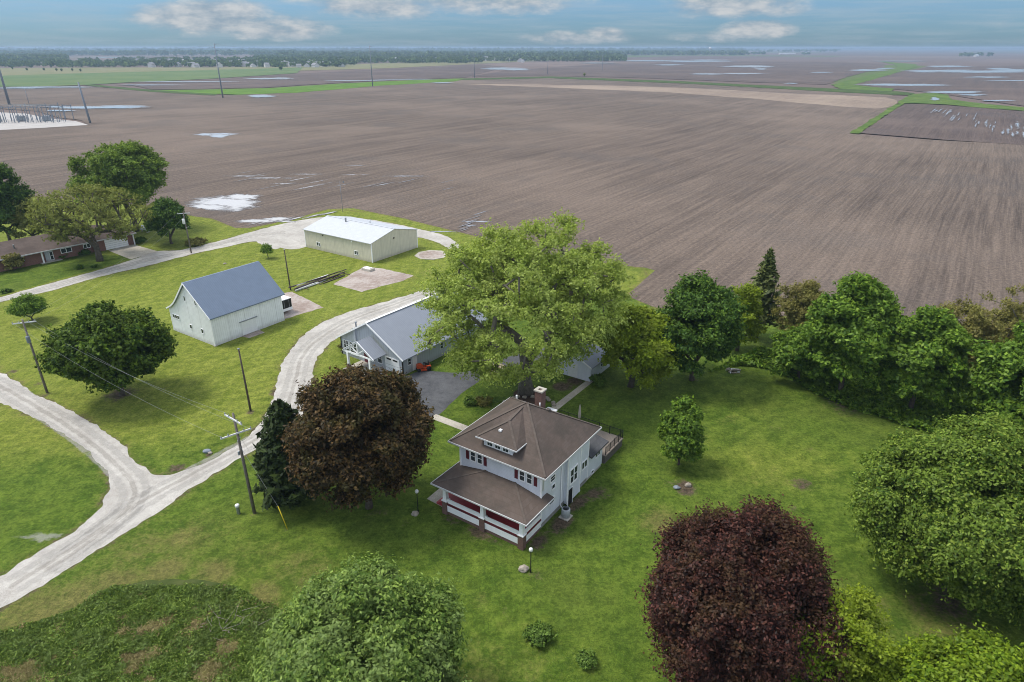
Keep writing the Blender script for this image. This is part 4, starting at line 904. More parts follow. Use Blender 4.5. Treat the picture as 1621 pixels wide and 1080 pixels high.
# orange riding mower beside the workshop
go = math.radians(-36); gorg = gp(637, 596)
def gl(x, y): return (gorg[0] + x * math.cos(go) - y * math.sin(go), gorg[1] + x * math.sin(go) + y * math.cos(go))
R_ = empty('riding_mower', gl(.95, 3.1), math.radians(20), 'orange riding mower parked against the workshop side wall', 'mower')
one(lambda m: (m.box(-.95, -.1, -.32, .32, .42, .82), m.prism([(-.95, .82), (-.2, .82), (-.25, .98), (-.85, .95)], 1, -.28, .28)), 'hood', M['orange'], R_)
one(lambda m: (m.box(-.1, .9, -.45, .45, .38, .5), m.box(.35, .95, -.5, .5, .5, .72)), 'body', M['orange'], R_)
one(lambda m: (m.box(.3, .75, -.24, .24, .74, .84), m.box(.68, .78, -.24, .24, .84, 1.2)), 'seat', M['black_metal'], R_)
one(lambda m: (m.tube([(0, 0, .7), (.15, 0, 1.02)], .025, 8), m.lathe([(.19, 1.02), (.2, 1.04), (.19, 1.06)], (.15, 0, 0), 14)), 'steering_wheel', M['black_metal'], R_)
one(lambda m: m.box(-.45, .35, -.62, .62, .14, .30), 'mower_deck', M['orange'], R_)
for x, r, w2 in ((-.75, .22, .09), (.62, .33, .14)):
    for y in (-.46, .46): one(lambda m: m.tube([(x, y - w2, r), (x, y + w2, r)], r, 16), 'wheel', M['tyre'], R_)

# ---- small garden shed behind the big tree
gs = gp(934, 605)
K = empty('garden_shed', gs, math.radians(-34.5), 'small pale garden shed with blue grey roof under the big tree', 'shed')
one(lambda m: m.prism([(-5.2, -.1), (0, -.1), (0, 2.2), (-2.6, 3.5), (-5.2, 2.2)], 1, 0, 6.5), 'wall', M['white_siding'], K)
def kroof(m):
    for s_ in (.3, -5.5): m.slab([(s_, -.25, 2.1), (s_, 6.75, 2.1), (-2.6, 6.75, 3.62), (-2.6, -.25, 3.62)], .1)
kr = one(kroof, 'roof', M['grey_metal_roof'], K)
one(lambda m: (m.bar((.3, -.28, 2.06), (-2.6, -.28, 3.57), .05, .18), m.bar((-5.5, -.28, 2.06), (-2.6, -.28, 3.57), .05, .18)), 'rake_trim', M['white_trim'], kr)
one(lambda m: m.box(-3.3, -1.9, -.05, -.003, .05, 2.0), 'door', M['white_paint'], K); window(K, 'right', 0, 3.2, 1.1, .8, .8, 2, True, .06)

# ---- brick ranch house at the left
ra = math.atan2(19.3, 14.4); re = (-83.9, 143.4)
Rn = empty('ranch_house', (re[0], re[1]), ra, 'long low red brick ranch house with brown hipped roof', 'house')
one(lambda m: (m.box(-32.0, -8.0, .7, 9.2, -.1, 2.55), m.box(-7.998, 0, 0, 8.6, -.1, 2.55)), 'wall', M['red_brick'], Rn)
def rroof(m):
    A, B, C2, D = (-32.7, -.05, 2.55), (.6, -.75, 2.55), (.6, 9.6, 2.55), (-32.7, 9.9, 2.55); l, r = (-27.3, 4.8, 4.75), (-5.0, 4.5, 4.75)
    for f in ((A, B, r, l), (B, C2, r), (C2, D, l, r), (D, A, l)): m.face(*f)
    m.face(*[(p[0], p[1], 2.38) for p in (D, C2, B, A)])
    for p, q in ((A, B), (B, C2), (C2, D), (D, A)): m.face((p[0], p[1], 2.38), (q[0], q[1], 2.38), q, p)
rr = one(rroof, 'roof', M['ranch_shingle'], Rn)
one(lambda m: (m.bar((-32.7, -.11, 2.48), (.6, -.81, 2.48), .09, .2), m.bar((.66, -.75, 2.48), (.66, 9.6, 2.48), .09, .2)), 'gutter', M['gutter_white'], rr)
one(lambda m: m.lathe([(.12, 3.4), (.12, 4.2), (.17, 4.25), (.15, 4.35)], (-21.5, 2.2, 0), 10), 'roof_vent', M['grey_steel'], rr)
gd = one(lambda m: m.box(-5.9, -1.2, -.06, -.003, .02, 2.15), 'garage_door', M['white_trim'], Rn)
one(lambda m: [m.box(-5.88, -1.22, -.075, -.062, .42 * k + .4, .42 * k + .43) for k in range(4)], 'door_seam', M['grey_steel'], gd)
one(lambda m: m.box(-.15, .05, -.55, -.35, 0, 2.35), 'porch_post', M['white_trim'], Rn)
window(Rn, 'front', .7, -13.2, 1.15, 1.9, .85, 2, False, .1); window(Rn, 'front', .7, -9.2, 1.2, 1.2, .75, 2, False, .1); window(Rn, 'front', .7, -21.4, 1.3, .9, .7, 1, False, .1)
one(lambda m: m.box(-17.2, -15.7, .58, .697, .1, 2.3), 'front_door', M['grey_siding'], Rn); window(Rn, 'front', .56, -16.1, .3, .5, 1.6, 1, True, .05)
one(lambda m: m.box(-18.0, -17.75, -.02, .2, 0, 2.36), 'porch_post', M['white_trim'], Rn)
one(lambda m: m.box(-31.9, -.2, 2.0, 8.4, -.3, -.11) if False else m.box(-18.4, -14.6, -.2, .69, -.05, .12), 'front_step', M['concrete'], Rn)

# ------------------------------------------------------------------ poles and wires
def pole(px, h, r, mat, label, name='utility_pole', cat='utility pole', lean=(0, 0), group=None):
    o = empty(name, gp(*px), 0, label, cat, group)
    one(lambda m: m.tube([(0, 0, -.3), (lean[0] * .5, lean[1] * .5, h * .5), (lean[0], lean[1], h)], [r, r * .85, r * .65], 10), 'pole', M[mat], o); return o
def ins(m, p): m.lathe([(.03, 0), (.055, .03), (.055, .10), (.03, .14), (.03, .2)], p, 8)
UP1 = pole((403, 812), 10.7, .16, 'utility_wood', 'weathered pole with two crossed white crossarms beside the dark purple tree', lean=(-.25, .1))
for z, ang in ((10.2, -38), (8.75, 40)):
    a = math.radians(ang); L = 1.35; c = (-.25 * z / 10.7, -.12)
    ar = one(lambda m: m.bar((c[0] - L * math.cos(a), c[1] - L * math.sin(a) + .0, z), (c[0] + L * math.cos(a), c[1] + L * math.sin(a), z), .10, .13), 'crossarm', M['arm_white'], UP1)
    one(lambda m: [ins(m, (c[0] + q * L * math.cos(a), c[1] + q * L * math.sin(a), z + .065)) for q in (-.95, -.5, .5, .95)], 'insulator', M['grey_steel'], ar)
one(lambda m: m.bar((-.2, -.2, 8.0), (-.2, .5, 8.0), .05, .06), 'bracket', M['grey_steel'], UP1); one(lambda m: m.box(-.33, -.2, -.3, -.12, 6.6, 6.95), 'meter_box', M['grey_steel'], UP1)
UP2 = pole((75, 622), 10.0, .16, 'utility_wood', 'weathered pole with crossarm and grey transformer beside the gravel road', lean=(-.2, 0))
ar = one(lambda m: m.bar((-1.35, -.32, 9.55), (1.0, .55, 9.55), .10, .13), 'crossarm', M['arm_white'], UP2); one(lambda m: [ins(m, (-.18 + q * 1.15, .11 + q * .43, 9.615)) for q in (-.95, -.4, .4, .95)], 'insulator', M['grey_steel'], ar)
one(lambda m: m.lathe([(.20, 7.1), (.23, 7.15), (.23, 7.85), (.2, 7.95), (.05, 8.0)], (.05, -.36, 0), 14), 'transformer', M['galv_steel'], UP2)
UP3 = pole((303, 401), 8.8, .15, 'utility_wood', 'weathered pole with crossarm and pale transformer beside the upper gravel lane')
ar = one(lambda m: m.bar((-1.1, -.3, 8.5), (1.1, .5, 8.5), .10, .12), 'crossarm', M['arm_white'], UP3); one(lambda m: [ins(m, (q * 1.1, .1 + q * .4, 8.56)) for q in (-.9, .9)], 'insulator', M['grey_steel'], ar)
one(lambda m: m.lathe([(.22, 6.4), (.26, 6.45), (.26, 7.35), (.22, 7.45), (.05, 7.5)], (-.1, -.4, 0), 14), 'transformer', M['white_paint'], UP3); one(lambda m: m.bar((0, -.1, 5.6), (.7, -.2, 5.75), .05, .06), 'bracket', M['arm_white'], UP3)
UP4 = pole((397, 651), 8.2, .13, 'pole_wood', 'bare dark wooden pole standing in the lawn between barn and drive', lean=(-.1, 0)); one(lambda m: m.lathe([(.145, 8.2), (.145, 8.28), (.03, 8.33)], (-.1, 0, 0), 10), 'pole_cap', M['grey_steel'], UP4)
UP5 = pole((460, 459), 7.4, .13, 'pole_wood', 'bare dark wooden pole behind the barn by the lumber pile', lean=(-.12, 0)); one(lambda m: m.lathe([(.13, 7.4), (.13, 7.46), (.03, 7.5)], (-.12, 0, 0), 10), 'pole_cap', M['grey_steel'], UP5)
WP = pole((543, 337), 8.2, .06, 'galv_steel', 'thin grey mast with cross vane behind the metal shed', 'antenna_mast', 'mast'); one(lambda m: (m.bar((-.9, 0, 8.0), (.9, .2, 8.0), .04, .04), m.bar((-.5, 0, 7.3), (.5, .1, 7.3), .04, .04), m.box(.75, 1.05, -.02, .02, 7.85, 8.3)), 'antenna', M['galv_steel'], WP)
def wire(a, b, sag, name_label, n=14, r=.007):
    pts = [(a[0] + (b[0]-a[0])*t, a[1] + (b[1]-a[1])*t, a[2] + (b[2]-a[2])*t - sag * 4 * t * (1 - t)) for t in [i / n for i in range(n + 1)]]
    return tag(one(lambda m: m.tube(pts, r, 5, smooth=False), 'power_line', M['wire']), name_label, 'power line', 'overhead wires')
a1, a2, a3 = gp(403, 812), gp(75, 622), gp(303, 401)
wl = 'thin pale overhead wire strung between the two road side utility poles'
for dx1, dy1, dx2, dy2, z1, z2 in ((-1.2, -.95, -1.3, -.3, 8.9, 9.75), (.7, .55, .75, .45, 8.9, 9.75), (-1.0, .65, .1, .15, 10.35, 9.8)): wire((a1[0] + dx1, a1[1] + dy1, z1), (a2[0] + dx2, a2[1] + dy2, z2), .9, wl)
wire((a1[0] - .2, a1[1] + .5, 8.0), (gp(430, 770)[0], gp(430, 770)[1], .05), .0, 'taut guy wire running from the crossed arm pole down to the lawn', 4, .008)
wl2 = 'thin pale overhead wire strung from the transformer pole to the upper lane pole'
for s_ in (-1, 1): wire((a2[0] + s_ * .9, a2[1] + s_ * .3, 9.75), (a3[0] + s_ * 1.0, a3[1] + s_ * .3, 8.7), 1.4, wl2)
YG = gp(455, 838); o = one(lambda m: m.tube([(YG[0] - .62, YG[1] + .3, 2.35), (YG[0], YG[1], .0)], .04, 8), 'guy_guard', M['yellow']); tag(o, 'yellow plastic guy wire guard slanting out of the lawn', 'guy guard')
wire((a1[0] - .2, a1[1], 7.5), (YG[0] - .62, YG[1] + .3, 2.3), 0, 'taut guy wire running from the crossed arm pole to the yellow guard', 4, .015)
PB = empty('utility_pedestal', gp(378, 813), 0, 'small pale green utility pedestal in the grass beside the crossed arm pole', 'pedestal')
one(lambda m: m.lathe([(.16, 0), (.16, .75), (.20, .76), (.20, .98), (.12, 1.05)], n=14), 'body', M['ac_grey'], PB); one(lambda m: m.lathe([(.205, .80), (.205, .99), (.12, 1.06)], n=14), 'cap', M['white_paint'], PB)
for px, lab in (((662, 811), 'black lamp post with white globe beside the dark purple tree'), ((840, 906), 'black lamp post with white globe off the front porch corner')):
    o = empty('lamp_post', gp(*px), 0, lab, 'lamp post', 'garden lamp posts')
    one(lambda m: m.lathe([(.07, -.1), (.07, .25), (.04, .3), (.04, 2.1), (.07, 2.12), (.07, 2.18)], n=10), 'post', M['black_metal'], o)
    one(lambda m: m.lathe([(.06, 2.18), (.15, 2.26), (.18, 2.38), (.15, 2.5), (.06, 2.57)], n=14), 'globe', M['frosted'], o)
def rock(px, rx, ry, rz, seed, lab, name='boulder', cat='boulder', mat='rock', group=None, dx=0, dy=0):
    import bmesh
    bm = bmesh.new(); bmesh.ops.create_icosphere(bm, subdivisions=3, radius=1)
    for v in bm.verts:
        q = 1 + .28 * mnoise.noise(v.co * 1.3 + Vector((seed * 5.1, 0, 0))) + .1 * mnoise.noise(v.co * 4 + Vector((0, seed, 0)))
        v.co = Vector((v.co.x * rx * q, v.co.y * ry * q, v.co.z * rz * q + rz * .55))
    me = bpy.data.meshes.new(name); bm.to_mesh(me); bm.free(); me.materials.append(M[mat])
    g = gp(*px); return tag(link_mesh(name, me, None, (g[0] + dx, g[1] + dy, 0)), lab, cat, group)
rock((657, 815), .33, .28, .26, 1, 'tan boulder at the foot of the lamp post by the purple tree'); rock((829, 903), .42, .34, .32, 2, 'tan boulder at the foot of the lamp post off the porch')
rock((1089, 770), .30, .22, .26, 3, 'pale angular rock on the bare patch in the lawn', 'rock', 'rock'); rock((1071, 773), .34, .26, .16, 4, 'flat blue grey rock on the bare patch in the lawn', 'rock', 'rock', 'galv_steel')
rock((328, 716), .42, .3, .22, 5, 'grey stone in the grass near the road fork', 'rock', 'rock', 'galv_steel'); rock((333, 718), .22, .2, .14, 6, 'small brown stone beside the grey stone near the fork', 'rock', 'rock', 'stick')
rock((545, 558), .35, .3, .25, 7, 'pale stone under the shrub beside the workshop', 'rock', 'rock'); rock((356, 418), .35, .3, .16, 8, 'low stone in the lawn between barn and lane', 'rock', 'rock', 'stick')
rr_ = random.Random(4)
for k in range(12):
    t = k / 11 * math.pi; c = gp(838, 640); rock((838, 640), .28, .24, .2, 20 + k, 'rounded stone edging the bed behind the farmhouse', 'edging_stone', 'stone', 'stick', 'stones edging the big tree bed', 3.1 * math.cos(t) + rr_.uniform(-.2, .2), 2.0 * math.sin(t) - .2 + rr_.uniform(-.2, .2))
# lumber and pipe stack behind the barn
LP = empty('lumber_pile', gp(508, 447), math.radians(55.5), 'pile of dark poles and pale pipes lying on the grass by the old slab', 'lumber pile')
rl = random.Random(3)
for k in range(16):
    x = -5.5 + rl.uniform(-1, 1) + (k % 2) * 5.0; L = rl.uniform(4.5, 7.5); y = rl.uniform(-1.1, 1.1); z = .12 + (k // 6) * .22; a = rl.uniform(-.06, .06)
    mt = 'dark_steel' if k % 4 else 'arm_white'
    one(lambda m: m.tube([(x, y, z), (x + L, y + L * a, z)], rl.uniform(.08, .14), 8) if k % 3 else m.bar((x, y, z), (x + L, y + L * a, z), .25, .12), 'pole' if k % 3 else 'plank', M[mt], LP)
one(lambda m: [m.bar((q, -1.3, .05), (q, 1.3, .05), .15, .12) for q in (-4, -1, 3, 6)], 'bearer', M['pole_wood'], LP)
CB = empty('cistern_box', gp(583, 428), math.radians(-34.5), 'low pale concrete cistern box on the old slab beside the shed', 'cistern')
one(lambda m: m.box(-1.1, 1.1, -.7, .7, 0, .45), 'box', M['concrete'], CB); one(lambda m: m.box(-.9, .6, -.55, .55, .452, .52), 'lid', M['white_trim'], CB)
GT = empty('propane_tank', gp(231, 367), math.radians(-32), 'white horizontal propane tank on the lawn beside dark trees', 'propane tank')
one(lambda m: m.tube([(-1.75, 0, .85), (-1.65, 0, .85), (-1.4, 0, .85), (1.4, 0, .85), (1.65, 0, .85), (1.75, 0, .85)], [.12, .38, .58, .58, .38, .12], 18), 'tank', M['white_paint'], GT)
one(lambda m: (m.box(-1.1, -.9, -.4, .4, 0, .45), m.box(.9, 1.1, -.4, .4, 0, .45)), 'saddle', M['concrete'], GT); one(lambda m: m.lathe([(.16, 1.4), (.16, 1.55), (.1, 1.6)], n=10), 'valve_dome', M['grey_steel'], GT)
WPl = empty('firewood_pile', gp(1160, 588), .2, 'small pile of cut branches beneath the round green tree', 'wood pile')
for k in range(14): one(lambda m: m.tube([(rl.uniform(-1.1, 1), rl.uniform(-.6, .6), .08 + (k // 6) * .14), (rl.uniform(-1, 1.2), rl.uniform(-.6, .6), .1 + (k // 6) * .16)], rl.uniform(.05, .1), 7), 'log', M['stick'] if k % 3 else M['arm_white'], WPl)

# ------------------------------------------------------------------ transmission line and substation far off
TL = [((15, 166), 42, 1.0, 'thick grey steel transmission pole beside the substation'), ((353, 155), 43.4, .62, 'tall grey transmission pole between the pasture and the ploughed field'), ((590, 137), 41.9, .6, 'tall grey transmission pole at the edge of the bright green crop'),
      ((751, 122.5), 34, .55, 'far transmission pole where the bright green crop ends'), ((867, 117), 30, .5, 'far transmission pole beyond the ploughed field, third from the green crop'), ((953, 112), 28, .5, 'farthest transmission pole before the distant tree line')]
tops = []
for (px, h, r, lab) in TL:
    c = gp(*px); o = empty('transmission_pole', c, 0, lab, 'transmission pole', 'transmission poles across the fields'); tops.append((c[0], c[1], h))
    one(lambda m: m.tube([(0, 0, -1), (0, 0, h)], [r, r * .45], 10), 'pole', M['galv_steel'], o)
    one(lambda m: [m.bar((0, 0, h - q), (s_ * 2.6, .8 * s_, h - q + .5), .2, .25) for q, s_ in ((1.2, 1), (3.6, -1), (6.2, 1))], 'arm', M['galv_steel'], o)
SP = pole((143, 195), 22, .62, 'galv_steel', 'leaning grey steel pole at the corner of the substation pad', 'transmission_pole', 'transmission pole', (-1.2, 0), 'transmission poles across the fields')
pole((48, 171), 13, .2, 'galv_steel', 'thin grey pole standing in the field behind the substation', 'transmission_pole', 'transmission pole', (-.3, 0), 'transmission poles across the fields')
for i in range(len(tops) - 1):
    for q, s_ in ((1.2, 1), (3.6, -1), (6.2, 1)):
        a, b = tops[i], tops[i + 1]; wire((a[0] + 2.5 * s_, a[1], a[2] - q), (b[0] + 2.5 * s_, b[1], b[2] - q), 5, 'faint conductor strung between the tall transmission poles', 16, .05)
sb = gp(20, 192)
SS = empty('substation', sb, math.radians(6), 'grey steel electrical substation framework on a gravel pad', 'substation')
rs = random.Random(8)
for k in range(7):
    x = -14 + k * 7
    one(lambda m: ([m.box(x + q - .14, x + q + .14, y - .14, y + .14, 0, 8.5 + rs.uniform(-1, 1.5)) for q in (0, 4.5) for y in (-6, 4)], m.box(x - .4, x + 5, -6.15, -5.85, 8.0, 8.3), m.box(x - .4, x + 5, 3.85, 4.15, 8.0, 8.3), m.box(x + 2, x + 2.25, -6, 4, 8.05, 8.25)), 'bus_frame', M['galv_steel'], SS)
for k in range(20):
    x, y = -15 + k * 2.4, rs.uniform(-11, -8); one(lambda m: (m.box(x - .15, x + .15, y - .15, y + .15, 0, 3.2), m.lathe([(.12, 3.2), (.22, 3.3), (.12, 3.5), (.22, 3.6), (.12, 3.9), (.2, 4.2)], (x, y, 0), 8)), 'insulator_post', M['galv_steel'], SS)
for k in range(3): one(lambda m: (m.box(-10 + k * 14, -6.5 + k * 14, -2.5, .5, 0, 3.0), m.box(-9.6 + k * 14, -6.9 + k * 14, -3.2, -2.52, .6, 2.6), [m.lathe([(.15, 3.0), (.22, 3.2), (.15, 3.5), (.1, 4.4)], (-9.3 + k * 14 + j, -1, 0), 8) for j in (0, 1, 2)]), 'transformer', M['grey_steel'], SS)
for k in range(2): one(lambda m: m.tube([(-9 + k * 7, -9.5, 0), (-9 + k * 7, -9.5, 24)], [.45, .2], 8), 'mast', M['galv_steel'], SS)
one(lambda m: ([m.box(-22 + q * 3, -21.9 + q * 3, -13.05, -12.95, 0, 2.4) for q in range(20)], m.box(-22, 35, -13.03, -12.97, 2.3, 2.4), m.box(-22, 35, -13.03, -12.97, 1.2, 1.26)), 'fence', M['galv_steel'], SS)
for k in range(9): one(lambda m: m.tube([(38 + k * 1.2 - 40, -7.5 + (k % 3), 9 + (k % 2)), (20 + k * 1.4, 4, 8.5)], .07, 5), 'bus_bar', M['grey_steel'], SS)
# ------------------------------------------------------------------ trees and plants
F_ = foliage
M['lf_elm'] = F_('leaves_elm', (.230, .320, .070), (.380, .460, .155), (.320, .385, .160), .5)
M['lf_yelm'] = F_('leaves_yellow_green', (.200, .285, .022), (.300, .380, .040), (.220, .275, .045), .5)
M['lf_dark'] = F_('leaves_dark_green', (.030, .076, .012), (.105, .175, .030), (.058, .118, .030), .26)
M['lf_mid'] = F_('leaves_mid_green', (.062, .140, .018), (.180, .275, .045), (.115, .195, .038), .34)
M['lf_walnut'] = F_('leaves_walnut', (.032, .074, .009), (.096, .150, .020), (.080, .120, .018), .22)
M['lf_maple'] = F_('leaves_maple', (.085, .160, .034), (.230, .320, .100), (.175, .245, .110), .34)
M['lf_linden'] = F_('leaves_linden', (.058, .122, .016), (.205, .270, .062), (.135, .205, .042), .28)
M['lf_bright'] = F_('leaves_bright', (.120, .215, .015), (.235, .320, .030), (.150, .215, .026), .4)
M['lf_purple'] = F_('leaves_purple', (.024, .011, .012), (.090, .032, .036), (.054, .030, .020), .18)
M['lf_bronze'] = F_('leaves_bronze', (.026, .018, .010), (.120, .070, .040), (.046, .040, .016), .18)
M['lf_tan'] = F_('leaves_tan_green', (.165, .195, .060), (.260, .290, .110), (.200, .205, .085), .42)
M['lf_olive'] = F_('leaves_olive', (.170, .165, .060), (.245, .235, .095), (.180, .155, .080), .38)
M['lf_spruce'] = F_('needles_spruce', (.065, .092, .040), (.130, .160, .075), (.105, .120, .055), .15)
M['lf_juniper'] = F_('needles_juniper', (.018, .032, .013), (.040, .060, .023), (.028, .044, .018), .1)
M['lf_shrub'] = F_('leaves_shrub', (.075, .140, .030), (.150, .230, .065), (.095, .160, .045), .25)
M['lf_willow'] = F_('leaves_willow', (.100, .175, .022), (.220, .300, .060), (.110, .175, .050), .36)
M['weed'] = F_('weed_blades', (.085, .150, .036), (.190, .265, .075), (.130, .185, .075), .3)
M['straw'] = F_('straw_blades', (.20, .165, .11), (.31, .26, .185), (.13, .13, .06), .2)

def unit(v): return v / (np.linalg.norm(v, axis=-1, keepdims=True) + 1e-9)
LEAF_N, LEAF_S = 3.6, .50
def leaf_quads(pos, nrm, size, rng, asp=1.7):
    """one pointed leaf spray per position, facing nrm with random spin"""
    n = len(pos); r = unit(rng.normal(size=(n, 3))); u = unit(np.cross(nrm, r)); v = np.cross(nrm, u)
    s = size * rng.uniform(.45, 1.65, (n, 1)); a = u * s * .5 * asp; b = v * s * .5
    fold = nrm * s * .12
    V = np.stack([pos - a, pos + b * .9 - fold, pos + a, pos - b * .9 - fold], 1).reshape(-1, 3)
    return V, np.arange(4 * n).reshape(n, 4)
def lobed(d, rng_seed, amp):
    """uneven crown radius by direction"""
    r = np.random.default_rng(rng_seed); k = unit(r.normal(size=(14, 3))); w_ = r.uniform(-1, 1, 14)
    return 1 + amp * np.tanh((np.maximum(d @ k.T, 0) ** 4 * w_).sum(1))
FURROW = {11: .10, 41: .1, 14: .20, 16: .20}
def crown_points(n, R, Hc, z0, prof, seed, amp, shell, rng):
    """clump centres: directions over the crown's shell; prof shapes width with height"""
    d = unit(rng.normal(size=(n * 3, 3))); d = d[d[:, 2] > -.75][:n]
    fd = FURROW.get(seed, .26); K = unit(np.random.default_rng(seed + 500).normal(size=(24, 3))); near = (d @ K.T).max(1); fur = np.clip((near - .80) / .17, 0, 1)
    rad = (shell + (1 - shell) * rng.random((len(d), 1)) ** .6) * (lobed(d, seed, amp) * (1.02 - fd + fd * fur))[:, None]
    p = d * rad; t = np.clip((p[:, 2] + 1) / 2, 0, 1.1)
    if prof == 'dome': wv = np.interp(t, [0, .12, .35, .6, .85, 1], [.80, 1.0, 1.05, 1.0, 1.0, 1.0])
    elif prof == 'cone': wv = np.interp(t, [0, .1, .3, .6, 1], [.9, 1.1, 1.05, .85, .55])
    elif prof == 'vase': wv = np.interp(t, [0, .2, .45, .75, 1], [.75, .9, 1.05, 1.1, 1.0])
    else: wv = np.ones_like(t)
    return np.stack([p[:, 0] * wv * R, p[:, 1] * wv * R, z0 + (p[:, 2] + 1) / 2 * Hc], 1)
def skeleton(m, C, fork, r0, rng, base=(0, 0, -.3), sides=6, rmin=.02, bend=.10, sag=.0, up=.35):
    """limbs: every clump joins the nearest limb already grown, thickness by what it carries"""
    fork = np.array(fork, float); base = np.array(base, float)
    nodes = [base, base + (fork - base) * .5 + np.append(rng.normal(size=2) * .08, 0), fork]; par = [-1, 0, 1]
    order = np.argsort(np.linalg.norm(C - fork, axis=1) + rng.normal(size=len(C)) * .5)
    for i in order:
        c = C[i]; A = np.array(nodes[2:]); off = c - A; dist = np.linalg.norm(off, axis=1)
        cost = dist + .25 * np.linalg.norm(A - fork, axis=1) + up * np.maximum(A[:, 2] - c[2], 0)
        j = int(np.argmin(cost)) + 2; a = nodes[j]; L = np.linalg.norm(c - a)
        k = max(1, min(5, int(L / 1.6))); last = j
        for q in range(1, k + 1):
            t = q / k; p = a + (c - a) * t
            p = p + rng.normal(size=3) * bend * L * .25 * math.sin(math.pi * t) + np.array([0, 0, .16 * L * math.sin(math.pi * t) - sag * t * L])
            nodes.append(p); par.append(last); last = len(nodes) - 1
    n = len(nodes); load = np.zeros(n); kids = [[] for _ in range(n)]
    for i in range(n - 1, 0, -1):
        load[i] = max(load[i], 1); load[par[i]] += load[i]; kids[par[i]].append(i)
    rad = np.maximum(rmin, r0 * (load / load[0]) ** .46); rad[0] *= 1.35
    seen = np.zeros(n, bool)
    stack = [0]
    while stack:
        s_ = stack.pop(); path = [s_] if par[s_] < 0 else [par[s_], s_]; cur = s_
        while kids[cur]:
            ks = sorted(kids[cur], key=lambda q: -load[q]); stack += ks[1:]; cur = ks[0]; path.append(cur)
        rr = [float(rad[q]) for q in path]
        if par[s_] >= 0: rr[0] = min(rr[0], rr[1] * 1.15)
        m.tube([nodes[q] for q in path], rr, sides if rr[0] > .08 else 4)
def tree(name, px, H_, R, label, mat, bark='bark', n=90, leaves=26000, size=.34, z0=None, prof='dome', amp=.28, shell=.62, clump=.20, seed=1, r0=None, fork=None, sag=0.0, cat='tree', group=None, flat=.95, out=.55, dx=0, dy=0, sparse=0.0, rmin=.02, bend=.12, asp=1.7, ry=1.0, droop=0.0, dens=1.7, fine=.85, fill=.3, shoot=.85):
    R *= .93; rng = np.random.default_rng(seed); g = gp(*px)
    o = empty(name, (g[0] + dx, g[1] + dy), rng.uniform(0, 6), label, cat, group)
    z0 = H_ * .2 if z0 is None else z0; cr = clump * R
    n = int(n * dens); cr = cr * fine
    C = crown_points(n, R - cr * .7, H_ - z0 - cr * flat * .9, z0, prof, seed, amp, shell, rng); C[:, 1] *= ry
    if fill: C = np.concatenate([C, crown_points(int(n * fill), R * .62, (H_ - z0) * .66, z0 + (H_ - z0) * .12, prof, seed, amp, .3, rng)])
    C = C[C[:, 2] > min(max(.4, z0 * .5), H_ * .1)]
    leaves = int(leaves * LEAF_N); size = size * LEAF_S
    m = MB(); fz = fork if fork is not None else max(H_ * .16, z0 * .9)
    skeleton(m, C, (0, 0, fz), r0 or .022 * H_ + .02 * R, rng, sag=sag, rmin=rmin, bend=bend); m.build('trunk', M[bark], o)
    k = len(C); sc = rng.uniform(.65, 1.25, k); wgt = sc ** 2 / (sc ** 2).sum()
    per = 9; ns = max(8, leaves // per); ci = rng.choice(k, ns, p=wgt); d = unit(rng.normal(size=(ns, 3)))
    d[:, 2] = np.where(d[:, 2] < -.3, -d[:, 2] * .6, d[:, 2])
    rad = (rng.random((ns, 1)) ** .5) * cr * sc[ci][:, None] * (1 + .22 * rng.normal(size=(ns, 1)))
    B = C[ci] + d * rad * np.array([1.08, 1.08, flat])
    mid = np.array([0, 0, z0 + (H_ - z0) * .35]); ow = unit(B - mid)
    sdir = unit(d * .55 + ow * .45 + np.array([0, 0, .45 - droop]) + rng.normal(size=(ns, 3)) * .38)
    SL = shoot * rng.uniform(.5, 1.4, (ns, 1)) * (.8 + .02 * H_)
    t = rng.random((ns, per, 1)); rr = unit(rng.normal(size=(ns, per, 3)))
    P = B[:, None] + sdir[:, None] * SL[:, None] * (t - .25) + rr * SL[:, None] * .26 * (1.15 - .7 * t)
    if droop: P[:, :, 2] -= droop * SL * t[:, :, 0] ** 2
    N_ = unit(rr * .55 + sdir[:, None] * .35 * out / .55 + ow[:, None] * .25 + np.array([0, 0, .42]) + rng.normal(size=(ns, per, 3)) * .38)
    P = P.reshape(-1, 3); N_ = N_.reshape(-1, 3)
    P[:, 2] = np.maximum(P[:, 2], .12)
    V, Fq = leaf_quads(P, N_, size, rng, asp)
    link_mesh('crown', np_mesh('crown', V, Fq, M[mat]), o); return o
